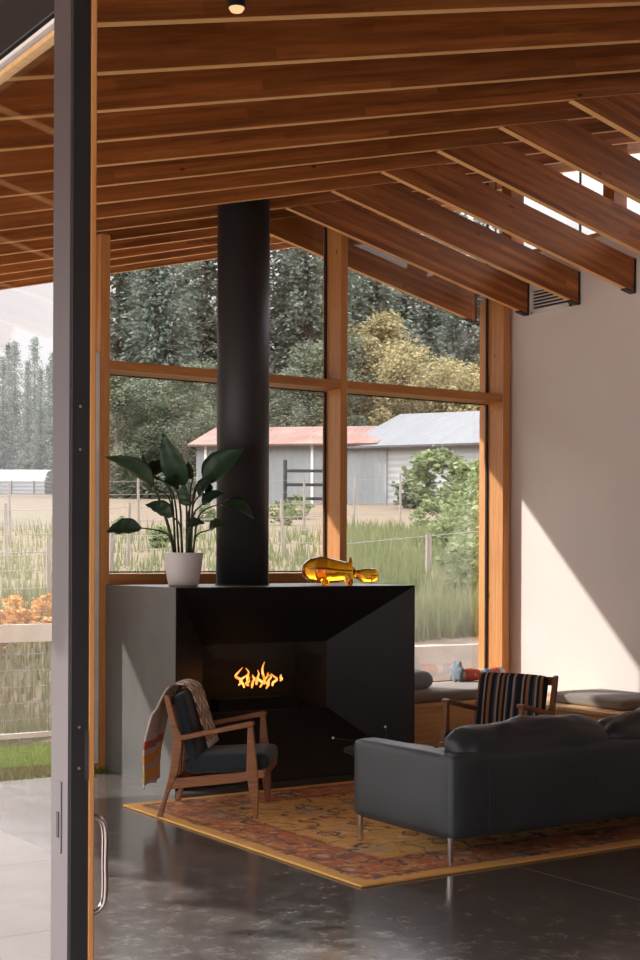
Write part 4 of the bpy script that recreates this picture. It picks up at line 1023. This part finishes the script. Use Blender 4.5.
for u, d, s in ((2, 100, .42), (14, 120, .55), (27, 112, .45), (40, 105, .40), (52, 118, .5), (-12, 118, .55), (65, 100, .48), (8, 135, .6), (34, 140, .65), (48, 130, .5)):
    put(con[rr.randrange(3)], u, d, s, 'small hazy conifer on the far slope, ' + bay(u), 'far slope conifers', rr)
# far wooded hill
V = []; Fs = []; na = 200; nr = 26
for j in range(nr):
    for i in range(na):
        u = -1400 + i * 13; d = 190 + j * 10; p = cam_p(u, d); t = j / (nr - 1)
        hgt = 8 + 30 * smoothstep(0, 1, t) * (.8 + .35 * noise.noise(Vector((u * .006, 0, 1)))) * (1 if u < 300 else .8) + 3.2 * noise.noise(Vector((u * .11, j * 1.3, 0))) + 2 * noise.noise(Vector((u * .4, j * 2, 5)))
        V.append((p.x, p.y, hgt))
for j in range(nr - 1):
    for i in range(na - 1): a = j * na + i; Fs.append((a, a + 1, a + na + 1, a + na))
g = pydata('hills', V, Fs, M['hill']); tag(g, 'hazy forested hillside in the distance', 'hill', kind='structure')

# shrubs
def shrub(u, d, r, m, label, group, seed, n=900, size=.05, flat=.8):
    p = cam_p(u, d); V, Fs = broad_mesh(seed, r * 1.7 * flat, r, n, .05, size)
    e = empty('shrub', (p.x, p.y, tz(p.x, p.y) - .03), 0, label, 'shrub', group)
    pydata('foliage', V, Fs, m, e)
    bm = bmesh.new()
    for k in range(5): a = k * 1.26 + seed; add_tube(bm, [(0, 0, -.05), (r * .3 * math.cos(a), r * .3 * math.sin(a), r * .8 * flat)], [.012, .005], 5)
    obj('stems', bm, M['bark'], e)
shrub(440, 50, 1.5, M['shrub_green'], 'round green bush against the pale barn', None, 5, 1600, .14)
shrub(474, 46, 1.2, M['shrub_green'], 'leafy bush at the right edge of the pale barn', None, 6, 1400, .13)
shrub(418, 52, 1.0, M['broadleaf_green'], 'small bush left of the round green bush by the barn', None, 7, 900, .13)
for k, (u, d, r) in enumerate(((470, 25, .75), (492, 22, .8), (452, 29, .65), (483, 18, .6), (430, 33, .6), (462, 20, .45), (478, 33, .9), (496, 28, .9))):
    shrub(u, d, r, M['shrub_green'], 'low green shrub on the weedy slope below the barn', 'shrubs on the weedy slope', 60 + k, 1100, .055)
for k, (u, d, r) in enumerate(((6, 13.6, .22), (22, 13.2, .25), (40, 13.8, .26), (50, 13.1, .2), (14, 14.4, .25), (33, 12.8, .2), (2, 12.9, .2), (46, 14.6, .25), (-8, 13.4, .25))):
    shrub(u, d, r, M['shrub_orange'], 'small orange-leaved shrub behind the low garden fence', 'orange shrubs behind the fence', 90 + k, 420, .035)
for k, (u, d, r) in enumerate(((232, 30, .35), (282, 38, .5), (300, 42, .5), (160, 28, .3), (120, 33, .3), (205, 40, .4))):
    shrub(u, d, r, M['shrub_green'], 'small green shrub among the vineyard fences', 'shrubs among the fences', 120 + k, 500, .06)
